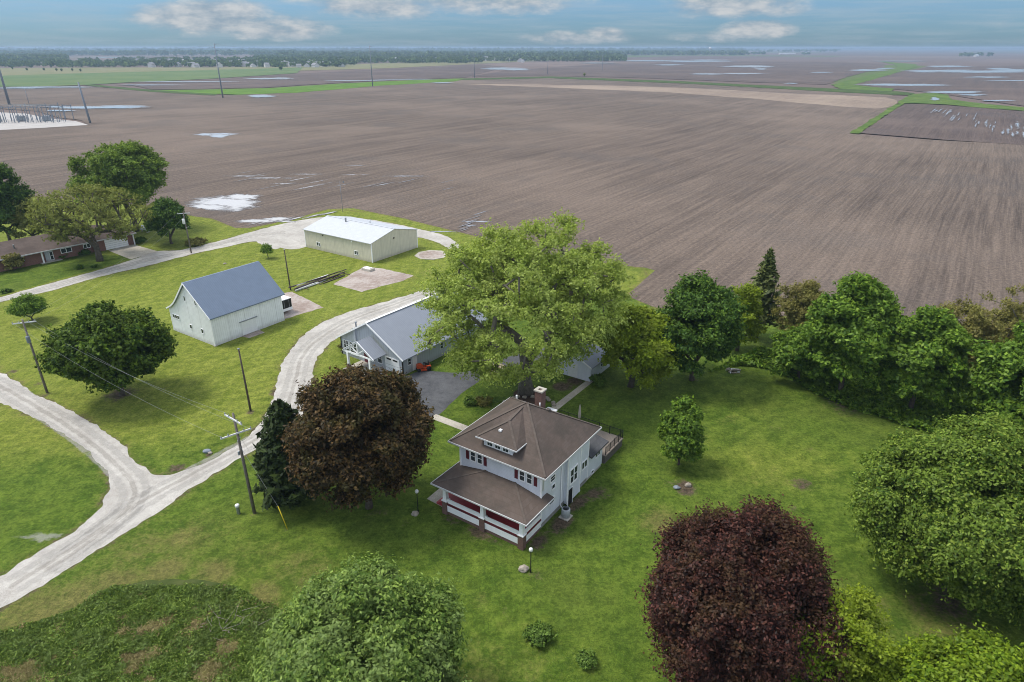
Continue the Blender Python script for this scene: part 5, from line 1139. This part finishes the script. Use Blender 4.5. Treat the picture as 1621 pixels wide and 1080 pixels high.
def conifer(name, px, H_, R, label, mat, seed=1, whorls=26, per=9, leaves=14, size=.30, z0=.8, gap=0.0, droop=.25, bark='bark', rag=.25, r0=.16, power=.85, dx=0, dy=0):
    rng = np.random.default_rng(seed); g = gp(*px); o = empty(name, (g[0] + dx, g[1] + dy), 0, label, 'tree')
    m = MB(); m.tube([(0, 0, -.2), (0, 0, H_ * .5), (0, 0, H_ * .98)], [r0, r0 * .6, .02], 8); P = []; N_ = []
    for i in range(whorls):
        t = i / (whorls - 1); z = z0 + (H_ - z0) * t; L0 = R * (1 - t) ** power + .12
        for k in range(per):
            a = 2 * math.pi * (k + rng.random()) / per + i; L = L0 * rng.uniform(1 - rag, 1 + rag)
            if rng.random() < gap: continue
            e = np.array([math.cos(a) * L, math.sin(a) * L, (.35 - droop * (1 - t)) * L * .8])
            m.tube([(0, 0, z), (e[0] * .5, e[1] * .5, z + e[2] * .6), (e[0], e[1], z + e[2])], [.035, .02, .008], 3, caps=False)
            c = max(4, int(leaves * (L / R + .25)))
            q = rng.random(c) ** .7; p = np.outer(q, e) + np.array([0, 0, z]); sd = np.array([-math.sin(a), math.cos(a), 0])
            p = p + np.outer(rng.normal(size=c) * .16 * L * (1.15 - q) + rng.normal(size=c) * .05, sd) + np.stack([np.zeros(c), np.zeros(c), -rng.random(c) * .22 * L * .5 + .05], 1)
            P.append(p); N_.append(unit(np.array([math.cos(a) * .4, math.sin(a) * .4, .7]) + rng.normal(size=(c, 3)) * .45))
    m.build('trunk', M[bark], o); P = np.concatenate(P); N_ = np.concatenate(N_)
    V, Fq = leaf_quads(P, N_, size, rng, 2.3); link_mesh('crown', np_mesh('crown', V, Fq, M[mat]), o); return o
def shrub(name, px, H_, R, label, mat, leaves=2500, size=.16, seed=1, group=None, n=22, cat='shrub', dx=0, dy=0, bark='bark'):
    return tree(name, px, H_, R, label, mat, bark, n, int(leaves * .45), size * 1.7, .0, 'dome', .25, .5, .34, seed, .05, .12, 0, cat, group, .8, .5, dx, dy, rmin=.008, shoot=.32)

# the yard's big trees
tree('shade_tree', (833, 622), 22.0, 12.9, 'huge pale green spreading shade tree behind the farmhouse', 'lf_elm', 'bark_pale', 230, 40000, .32, 3.4, 'dome', .24, .46, .13, 11, .85, 4.4, .0, flat=.8, bend=.2, rmin=.03, droop=.35, dens=1.25, fine=.9, fill=0)
tree('hackberry_tree', (998, 612), 12.2, 5.4, 'yellow green loose tree between the shade tree and the round dark tree', 'lf_yelm', 'bark', 70, 24000, .36, 1.4, 'round', .3, .4, .22, 12, flat=.8, droop=.3)
tree('round_maple_tree', (1095, 602), 14.6, 6.1, 'round dense dark green tree at the head of the tree row', 'lf_dark', 'bark', 95, 30000, .40, 1.7, 'dome', .22, .62, .21, 13, .3, 2.4)
tree('copper_beech_tree', (584, 803), 14.3, 6.6, 'dense bronze brown leaved tree beside the farmhouse porch', 'lf_bronze', 'bark', 110, 52000, .33, .7, 'dome', .16, .70, .19, 14, .32, 1.6)
conifer('juniper_tree', (466, 794), 10.8, 3.0, 'dark ragged conifer pressed against the bronze leaved tree', 'lf_juniper', 15, 34, 13, 24, .30, .5, 0, -.25, rag=.3, power=.55)
tree('purple_maple_tree', (1152, 1085), 13.6, 6.2, 'deep purple leaved tree in the front lawn', 'lf_purple', 'bark', 140, 84000, .215, .8, 'dome', .17, .70, .19, 16, .3, 1.8)
tree('silver_maple_tree', (576, 1145), 11.5, 7.4, 'large fresh green maple at the bottom edge left of the porch lamp', 'lf_maple', 'bark', 170, 92000, .235, 1.0, 'dome', .20, .64, .15, 17, .3, 2.0, out=.75, asp=1.9)
tree('linden_tree', (1492, 930), 15.6, 8.5, 'big domed yellowish green tree sweeping down to the right lawn', 'lf_linden', 'bark', 200, 98000, .26, .5, 'dome', .15, .70, .15, 18, .35, 1.6, out=.7, droop=.5)
tree('walnut_tree', (193, 626), 12.8, 7.1, 'broad dark green tree on the lawn left of the white barn', 'lf_walnut', 'bark', 110, 32000, .44, 1.1, 'dome', .26, .60, .20, 19, .3, 2.0)
tree('young_pear_tree', (1073, 736), 8.0, 2.75, 'small upright green tree alone on the lawn beside the farmhouse', 'lf_mid', 'bark', 80, 12000, .34, .5, 'cone', .12, .5, .24, 20, .12, .8, shoot=.55)
# along the field, right
conifer('spruce_tree', (1198, 535), 13.5, 2.7, 'tall narrow spruce with bare lower trunk in the tree row', 'lf_spruce', 21, 30, 9, 14, .36, 3.0, .12, .2, rag=.3, power=.75, r0=.2)
tree('mulberry_tree', (1166, 555), 9.5, 3.0, 'thin yellow green tree between round dark tree and the spruce', 'lf_yelm', 'bark', 40, 7000, .32, 1.0, 'round', .3, .35, .25, 22)
tree('locust_tree', (1258, 560), 11.5, 4.2, 'sparse olive green tree right beside the tall spruce', 'lf_olive', 'bark_pale', 70, 9000, .30, 1.8, 'vase', .3, .35, .2, 23, rmin=.025, dens=1.3, fine=.9, fill=0)
tree('box_elder_tree', (1328, 626), 16.5, 6.4, 'tallest bright green bushy tree of the row behind the right lawn', 'lf_mid', 'bark', 120, 34000, .50, .7, 'dome', .34, .55, .19, 24, .3)
tree('box_elder_tree', (1440, 650), 14.3, 4.7, 'narrower bushy green tree just right of the tallest in the row', 'lf_mid', 'bark', 100, 26000, .48, .5, 'dome', .34, .55, .21, 25, .28)
tree('box_elder_tree', (1262, 600), 7.5, 4.0, 'low bushy green tree in front of the sparse olive tree', 'lf_mid', 'bark', 70, 15000, .46, .3, 'dome', .34, .5, .24, 26, .18)
tree('hawthorn_tree', (1500, 610), 12.0, 4.6, 'thin brownish half bare tree in the gap of the tree row', 'lf_olive', 'bark_pale', 120, 6500, .34, .6, 'vase', .3, .3, .2, 27, rmin=.03, dens=1.3, fine=.9, fill=0)
tree('hawthorn_tree', (1600, 600), 12.5, 5.4, 'brownish half bare tree behind the right end of the row', 'lf_olive', 'bark_pale', 120, 7500, .34, .6, 'vase', .3, .3, .2, 28, rmin=.03, dens=1.3, fine=.9, fill=0)
tree('ash_tree', (1600, 705), 14.2, 6.0, 'broad mid green tree above the domed tree at the right', 'lf_mid', 'bark', 120, 34000, .46, .6, 'dome', .3, .58, .19, 29, .3)
tree('ash_tree', (1700, 720), 15.0, 6.5, 'green tree cut by the right edge above the domed tree', 'lf_dark', 'bark', 90, 20000, .40, .8, 'dome', .28, .58, .2, 30, .3)
tree('ash_tree', (1690, 985), 11.0, 5.0, 'dark green tree cut by the right edge below the domed tree', 'lf_mid', 'bark', 80, 22000, .32, .5, 'dome', .3, .55, .2, 31, .25)
tree('elm_sapling_tree', (1300, 1120), 9.8, 4.0, 'loose yellow green young tree beside the purple tree', 'lf_yelm', 'bark', 60, 16000, .22, .4, 'vase', .36, .40, .22, 32, .12, droop=.3)
tree('elm_sapling_tree', (1232, 1150), 9.0, 2.5, 'slim yellow green sapling in front of the purple tree', 'lf_bright', 'bark', 40, 9000, .22, .4, 'cone', .34, .4, .26, 33, .1)
tree('norway_maple_tree', (1500, 1235), 10.4, 5.6, 'bright yellow green tree cut by the bottom edge at right', 'lf_bright', 'bark', 110, 46000, .26, .8, 'dome', .26, .64, .17, 34, .25, out=.75)
tree('norway_maple_tree', (1720, 1180), 11.5, 3.2, 'pale green tree corner at the bottom right edge', 'lf_maple', 'bark', 60, 16000, .24, .8, 'dome', .26, .6, .2, 35, .2)
# left: round the ranch house
tree('pin_oak_tree', (158, 413), 16.2, 11.0, 'tan green half leafed oak with bare spreading limbs before the ranch house', 'lf_tan', 'bark', 230, 8500, .40, 3.2, 'vase', .20, .45, .13, 41, .62, 3.2, -.01, flat=.6, rmin=.035, bend=.14, dens=1.2, fine=1, fill=0)
tree('willow_tree', (216, 366), 20.4, 11.2, 'tall bright green willow behind the ranch house garage', 'lf_willow', 'bark', 150, 38000, .46, 4.6, 'dome', .26, .55, .16, 42, .6, 3.4, droop=.6)
tree('mulberry_tree', (272, 386), 11.2, 5.2, 'low dark green tree shading the white propane tank', 'lf_dark', 'bark', 70, 18000, .42, 1.6, 'dome', .28, .55, .22, 43, .25, 1.6)
tree('maple_tree', (-58, 415), 17.0, 6.2, 'dark green tree cut by the left edge behind the ranch house', 'lf_dark', 'bark', 90, 20000, .46, 1.5, 'dome', .28, .58, .2, 44, .35, dy=14)
tree('maple_tree', (36, 392), 10.0, 4.8, 'pale olive tree between the dark left tree and the oak', 'lf_tan', 'bark', 70, 11000, .36, 1.0, 'round', .3, .45, .2, 45, dy=4)
tree('apple_tree', (52, 510), 4.6, 3.0, 'small round green tree on the far lawn by the upper lane', 'lf_mid', 'bark', 40, 8000, .26, .9, 'dome', .25, .5, .27, 46, .12)
tree('apple_tree', (424, 409), 3.0, 1.35, 'tiny round leafed tree on the lawn before the metal shed', 'lf_mid', 'bark', 24, 1800, .24, .9, 'round', .25, .45, .3, 47, .07)
shrub('shrub', (24, 428), 3.4, 2.2, 'brownish shrub against the brick wall of the ranch house', 'lf_olive', 3500, .24, 48)
shrub('shrub', (855, 1010), 1.05, 1.15, 'larger round grey green shrub alone on the front lawn', 'lf_shrub', 4200, .13, 49)
shrub('shrub', (928, 1049), .9, .8, 'smaller round grey green shrub alone on the front lawn', 'lf_shrub', 2600, .12, 50)
shrub('shrub', (744, 640), .9, .9, 'low green shrub in the lawn above the farmhouse path', 'lf_shrub', 1500, .15, 51); shrub('shrub', (765, 640), .8, 1.2, 'wide low reddish green shrub near the big tree bed', 'lf_olive', 1300, .15, 52)
shrub('shrub', (547, 556), 1.3, 1.2, 'olive shrub on the lawn beside the workshop porch', 'lf_olive', 1500, .18, 53); shrub('shrub', (312, 388), 1.6, 2.6, 'dark brown green shrub at the base of the upper lane pole', 'lf_olive', 2200, .24, 54)
shrub('shrub', (100, 408), 1.1, 1.4, 'low dark shrub along the ranch house brick front', 'lf_dark', 900, .22, 55); shrub('shrub', (135, 403), 1.0, 1.4, 'low dark shrub right of the ranch house windows', 'lf_dark', 900, .22, 56); shrub('shrub', (222, 384), 1.2, 1.6, 'dark shrub at the garage corner of the ranch house', 'lf_dark', 1200, .22, 57)
shrub('shrub', (127, 426), .7, .8, 'tiny dark bush in the ranch house front lawn, upper of two', 'lf_dark', 500, .18, 58); shrub('shrub', (150, 424), .6, .7, 'tiny dark bush in the ranch house front lawn, nearest the oak', 'lf_dark', 500, .18, 59); shrub('shrub', (10, 463), .7, 1.1, 'small dark bush beside the upper lane at the left edge', 'lf_dark', 600, .18, 60)
shrub('shrub', (20, 620), 1.4, 1.2, 'unused', 'lf_dark', 10, .18, 61) if False else None
shrub('shrub', (945, 608), 1.3, 1.2, 'leafy shrub at the corner of the garden shed path', 'lf_shrub', 1800, .18, 62)

def scatter(name, P, N_, size, mat, seed, label, cat, asp=1.7):
    V, Fq = leaf_quads(P, N_, size, np.random.default_rng(seed), asp); return tag(link_mesh(name, np_mesh(name, V, Fq, M[mat])), label, cat, None, 'stuff')
# undergrowth below the tree row
rg = np.random.default_rng(70); ug = smooth_poly(gpl([(1120, 590), (1200, 560), (1290, 560), (1420, 590), (1640, 640), (1800, 700), (1700, 760), (1600, 735), (1480, 690), (1400, 665), (1300, 630), (1230, 590), (1170, 580)]), 1, .3, 31); ua = np.array(ug)
q = np.stack([rg.uniform(ua[:, 0].min(), ua[:, 0].max(), 90000), rg.uniform(ua[:, 1].min(), ua[:, 1].max(), 90000)], 1); q = q[inside(q[:, 0], q[:, 1], ug)][:60000]
hgt = np.array([max(.1, .7 + 1.6 * mnoise.noise(Vector((x * .35, y * .35, 3)))) for x, y in q]); z = hgt * rg.random(len(q)) ** .6
scatter('undergrowth', np.column_stack([q, z]), unit(rg.normal(size=(len(q), 3)) * .6 + np.array([0, 0, .8])), .26, 'lf_mid', 71, 'dark green brush growing under the tree row along the field', 'undergrowth')
# rough weeds in the lower left corner, with straw patches and a stick pile
rg = np.random.default_rng(72); wa = np.array(WEEDS); NB = 260000
q = np.stack([rg.uniform(-46, -8, NB * 2), rg.uniform(20, 41, NB * 2)], 1); q = q[inside(q[:, 0], q[:, 1], WEEDS)][:NB]
straw_c = [(gp(*c), r, ry) for c, r, ry in (((248, 993), 1.5, .7), ((225, 1045), 1.9, 1.1), ((340, 1060), 1.8, 1.2), ((355, 1030), 1.3, 1.0), ((35, 1065), 2.6, 1.3), ((320, 985), 1.2, .9), ((300, 1000), .8, .8), ((200, 1000), .8, .4))]
sv = np.zeros(len(q))
for c, r, ry in straw_c:
    dx, dy = q[:, 0] - c[0], q[:, 1] - c[1]; ca, sa = math.cos(.5), math.sin(.5); sv = np.maximum(sv, 1.3 - np.hypot((dx * ca + dy * sa) / r, (-dx * sa + dy * ca) / ry))
nz = np.array([mnoise.noise(Vector((x * 1.1, y * 1.1, 2))) for x, y in q]); n2_ = np.array([mnoise.noise(Vector((x * .45, y * .45, 9))) for x, y in q])
isst = sv + nz * 1.5 + rg.normal(size=len(q)) * .22 > .75
tuft = np.clip(.30 + .32 * nz + .28 * n2_, .05, 1)
g_ = q[~isst]; hh = tuft[~isst] * rg.uniform(.5, 1.3, len(g_))
scatter('tall_weeds', np.column_stack([g_, hh * rg.random(len(g_)) ** .7]), unit(rg.normal(size=(len(g_), 3)) * .75 + np.array([0, 0, .65])), .085, 'weed', 73, 'rough dark green weeds in the unmown corner below the road', 'weeds', 2.6)
g_ = q[isst]; g_ = np.concatenate([g_] + [g_ + rg.normal(size=g_.shape) * .2 for _ in range(2)])
scatter('dry_straw', np.column_stack([g_, .04 + .16 * rg.random(len(g_))]), unit(rg.normal(size=(len(g_), 3)) * .45 + np.array([0, 0, .9])), .06, 'straw', 74, 'flattened tan straw patches among the rough weeds', 'straw', 4.5)
sheet('weed_bed', WEEDS, .010, crop_mat('weed_soil', (.040, .062, .016), (.085, .100, .034), .5))
BP = empty('brush_pile', gp(362, 998), 0, 'heap of bare grey cut branches lying among the rough weeds', 'brush pile'); rb = random.Random(9)
for k in range(30):
    a = rb.uniform(-.6, 2.6); L = rb.uniform(.5, 1.7); x, y = rb.gauss(0, .9), rb.gauss(0, .7); z = rb.uniform(.15, .6)
    one(lambda m: m.tube([(x, y, z), (x + .5 * L * math.cos(a) + rb.uniform(-.1, .1), y + .5 * L * math.sin(a), z + rb.uniform(-.05, .2)), (x + L * math.cos(a), y + L * math.sin(a), z + rb.uniform(-.2, .45))], [.018, .012, .005], 5), 'branch', M['stick'], BP)

# ------------------------------------------------------------------ the far distance: woods, town, farmsteads
def blobs_mesh(name, pts, mat, label, cat, seed=0, rnd=1.0):
    """far trees: ragged leaf-clump crowns, a handful of faces each"""
    rg = np.random.default_rng(seed); P = []; N_ = []; S = []
    for (x, y, h, r) in pts:
        n = 16; d = unit(rg.normal(size=(n, 3))); d[:, 2] = np.abs(d[:, 2]) * 1.0 - .25
        P.append(np.array([x, y, h * .55]) + d * np.array([r, r, h * .42])); N_.append(unit(d + rg.normal(size=(n, 3)) * .3)); S.append(np.full((n, 1), r * 1.15))
    P, N_, S = np.concatenate(P), np.concatenate(N_), np.concatenate(S)
    V, Fq = leaf_quads(P, N_, S, rg, 1.25); return tag(link_mesh(name, np_mesh(name, V, Fq, M[mat])), label, cat, None, 'stuff')
M['lf_far'] = foliage('far_leaves', (.055, .095, .036), (.110, .155, .056), (.085, .115, .050), .1)
rw = random.Random(21); W1, W2, W3 = [], [], []
def put(lst, u0, u1, v0, v1, n, h=(9, 17), pw=1.0):
    for _ in range(n):
        u = rw.uniform(u0, u1); v = v0 + (v1 - v0) * rw.random() ** pw; x, y = gp(u, v); hh = rw.uniform(*h); lst.append((x, y, hh, hh * rw.uniform(.45, .75)))
put(W1, -250, 1180, 78.2, 82, 2200, (16, 34)); put(W1, -250, 470, 82, 88.5, 900, (14, 24)); put(W1, -200, 105, 88, 98, 800, (10, 17)); put(W1, 440, 980, 82, 93, 1500, (12, 20)); put(W1, 960, 1180, 81, 88, 700, (12, 20))
put(W2, 190, 560, 95, 106.5, 800, (6, 12)); put(W2, 400, 760, 90, 100.5, 1300, (7, 13)); put(W2, 760, 990, 90, 97.5, 700, (7, 13)); put(W2, -100, 200, 99, 107, 260, (7, 12))
put(W2, 1060, 1215, 85.2, 87, 70, (9, 15)); put(W1, 1290, 1330, 79.5, 80.5, 30, (14, 20)); put(W1, 1180, 1640, 76.6, 77.6, 260, (12, 22)); put(W1, 1150, 1330, 78.5, 83, 160, (12, 20)); [put(W1, q - 9, q + 9, 77.8, 78.6, 16, (16, 26)) for q in (1200, 1250, 1290, 1345, 1372, 1410, 1460, 1480, 1530, 1585, 1610)]; put(W3, 1518, 1568, 87.5, 90, 34, (9, 15)); put(W2, 1270, 1280, 86, 87, 6, (8, 12))
blobs_mesh('far_woods', W1, 'lf_far', 'far blue green woods along the horizon', 'woods', 1); blobs_mesh('town_trees', W2, 'lf_far', 'mass of small trees among the distant town houses', 'woods', 2); blobs_mesh('farmstead_trees', W3, 'lf_far', 'dark clump of trees sheltering the far farmstead', 'trees', 3)
mt_w = plain('far_wall', (.62, .60, .58), .8, .2); mt_r = plain('far_roof', (.25, .245, .26), .8, .2)
protos = []
for k in range(4):
    m = MB(); w_, d_, h_, rh = (11, 9, 4.5, 3.2) if k == 0 else (14, 10, 5.5, 3.6) if k == 1 else (9, 9, 5.8, 3.4) if k == 2 else (17, 11, 4.2, 3.8)
    m.prism([(-d_ / 2, -.5), (d_ / 2, -.5), (d_ / 2, h_), (0, h_ + rh), (-d_ / 2, h_)], 0, -w_ / 2, w_ / 2); m.cur = 1
    for s_ in (-1, 1): m.slab([(-w_ / 2 - .5, s_ * (d_ / 2 + .6), h_ - .3), (w_ / 2 + .5, s_ * (d_ / 2 + .6), h_ - .3), (w_ / 2 + .5, 0, h_ + rh + .15), (-w_ / 2 - .5, 0, h_ + rh + .15)], .3)
    m.cur = 0; m.box(w_ * .2, w_ * .45, -d_ / 2 - 2, -d_ / 2 - .02, -.5, h_ * .7); protos.append(m)
pm = []
for k, m in enumerate(protos):
    me_ = m.build('town_house', [mt_w, mt_r]); pm.append(me_)
first = [True] * 4; rt = random.Random(31)
def town(u, v, lab, grp, s=1.0):
    k = rt.randrange(4); o = pm[k] if first[k] else pm[k].copy()
    if not first[k]: COL.objects.link(o)
    first[k] = False; x, y = gp(u, v); o.location = (x, y, 0); o.rotation_euler = (0, 0, rt.uniform(0, 3.1)); o.scale = (s, s, s); tag(o, lab, 'house', grp)
tl = 'small grey roofed house among trees in the distant town'
for _ in range(120): town(rt.uniform(190, 560), rt.uniform(97, 107), tl, 'houses of the distant town', rt.uniform(.8, 1.2))
for _ in range(100): town(rt.uniform(480, 900), rt.uniform(90, 99), tl, 'houses of the distant town', rt.uniform(.8, 1.3))
FS = empty('farmstead_barn', gp(1545, 90), .6, 'far white farm building before a dark clump of trees', 'barn')
one(lambda m: m.prism([(-6, 0), (6, 0), (6, 6), (0, 10), (-6, 6)], 0, -14, 14), 'wall', mt_w, FS)
one(lambda m: [m.slab([(-14.5, s_ * 6.6, 5.7), (14.5, s_ * 6.6, 5.7), (14.5, 0, 10.3), (-14.5, 0, 10.3)], .3) for s_ in (-1, 1)], 'roof', M['white_metal_roof'], FS)
for u, v, lab in ((1240, 86.3, 'long pale building far across the fields, left of the spike mast'), (1252, 86.2, 'long pale building far across the fields, paired with another')):
    o = empty('farm_building', gp(u, v), .2, lab, 'barn'); one(lambda m: m.prism([(-8, 0), (8, 0), (8, 5), (0, 8), (-8, 5)], 0, -28, 28), 'wall', mt_w, o); one(lambda m: [m.slab([(-28.5, s_ * 8.6, 4.8), (28.5, s_ * 8.6, 4.8), (28.5, 0, 8.3), (-28.5, 0, 8.3)], .3) for s_ in (-1, 1)], 'roof', M['white_metal_roof'], o)
for (u, v, h, lab) in ((1200, 86, 46, 'thin lattice mast rising from the far tree line at right'), (1123, 86.5, 40, 'white water tower above the far trees')):
    c = gp(u, v)
    if 'tower' in lab:
        o = empty('water_tower', c, 0, lab, 'water tower'); one(lambda m: m.lathe([(2, 0), (1.6, h * .7), (7, h * .78), (9, h * .88), (6, h * .98), (1, h)], n=14), 'tank', M['white_paint'], o)
    else:
        o = empty('radio_mast', c, 0, lab, 'mast'); one(lambda m: m.tube([(0, 0, 0), (0, 0, h)], [1.6, .5], 4), 'mast', M['galv_steel'], o)
# scattered single trees on the pale grass and in the far ditch
lone = [(43, 112), (70, 112.5), (90, 113), (98, 113.5), (128, 114), (115, 113), (148, 106), (445, 112), (925, 121.5), (20, 110), (132, 105), (118, 105)]
for i, (u, v) in enumerate(lone):
    x, y = gp(u, v); rgx = np.random.default_rng(200 + i); n = 160; d = unit(rgx.normal(size=(n, 3))); h = 5.5 if i != 7 else 10
    P = np.array([0, 0, h * .58]) + d * np.array([h * .35, h * .35, h * .42]) * rgx.uniform(.5, 1, (n, 1)); V, Fq = leaf_quads(P, unit(d + rgx.normal(size=(n, 3)) * .4), h * .16, rgx)
    o = empty('field_tree', (x, y), 0, 'small lone dark tree standing on the distant pale grass' if i not in (7, 8) else ('taller lone tree at the end of the pale grass strip' if i == 7 else 'lone tan bush on the verge beyond the ploughed field'), 'tree', 'lone trees on the far grass' if i not in (7, 8) else None)
    one(lambda m: m.tube([(0, 0, -.3), (0, 0, h * .5)], [.2, .1], 5), 'trunk', M['bark'], o); link_mesh('crown', np_mesh('crown', V, Fq, M['lf_far' if i != 8 else 'lf_tan']), o)

# ------------------------------------------------------------------ the air
m = MB(); m.box(-64000, 64000, -400, 74000, -1.5, 46)
hm, g = material('haze_air'); pv = g.n('ShaderNodeVolumePrincipled'); pv.inputs['Color'].default_value = (.36, .50, .66, 1); pv.inputs['Density'].default_value = 1.7e-4; pv.inputs['Anisotropy'].default_value = .2
g.l.new(pv.outputs[0], g.n('ShaderNodeOutputMaterial').inputs['Volume'])
tag(m.build('haze', hm), kind='stuff')

# ------------------------------------------------------------------ pieces that stand apart become parts of their own
def split_islands(o):
    me = o.data; n = len(me.vertices); par = list(range(n))
    def find(a):
        while par[a] != a: par[a] = par[par[a]]; a = par[a]
        return a
    for e in me.edges:
        a, b = find(e.vertices[0]), find(e.vertices[1])
        if a != b: par[a] = b
    isl = {}
    for p in me.polygons: isl.setdefault(find(p.vertices[0]), []).append(p)
    if len(isl) < 2 or o.children: return
    for k, polys in enumerate(isl.values()):
        ids = sorted({v for p in polys for v in p.vertices}); mp = {v: i for i, v in enumerate(ids)}
        m2 = bpy.data.meshes.new(me.name); m2.from_pydata([me.vertices[v].co[:] for v in ids], [], [[mp[v] for v in p.vertices] for p in polys])
        for mt in me.materials: m2.materials.append(mt)
        m2.polygons.foreach_set('use_smooth', [p.use_smooth for p in polys]); m2.update()
        if k == 0: first_ = m2
        else:
            c = bpy.data.objects.new(o.name.split('.')[0], m2); COL.objects.link(c); c.parent = o.parent
    o.data = first_
SPLIT = {'corner_board', 'roof_vent', 'corner_trim', 'latch_bar', 'downspout', 'bay_trim', 'rake_trim', 'insulator', 'saddle', 'gutter', 'ridge_cap', 'dormer_ridge_cap', 'dormer_gutter', 'porch_beam', 'bearer', 'door_seam', 'arm'}
for o in list(COL.objects):
    if o.type == 'MESH' and o.name.split('.')[0] in SPLIT: split_islands(o)
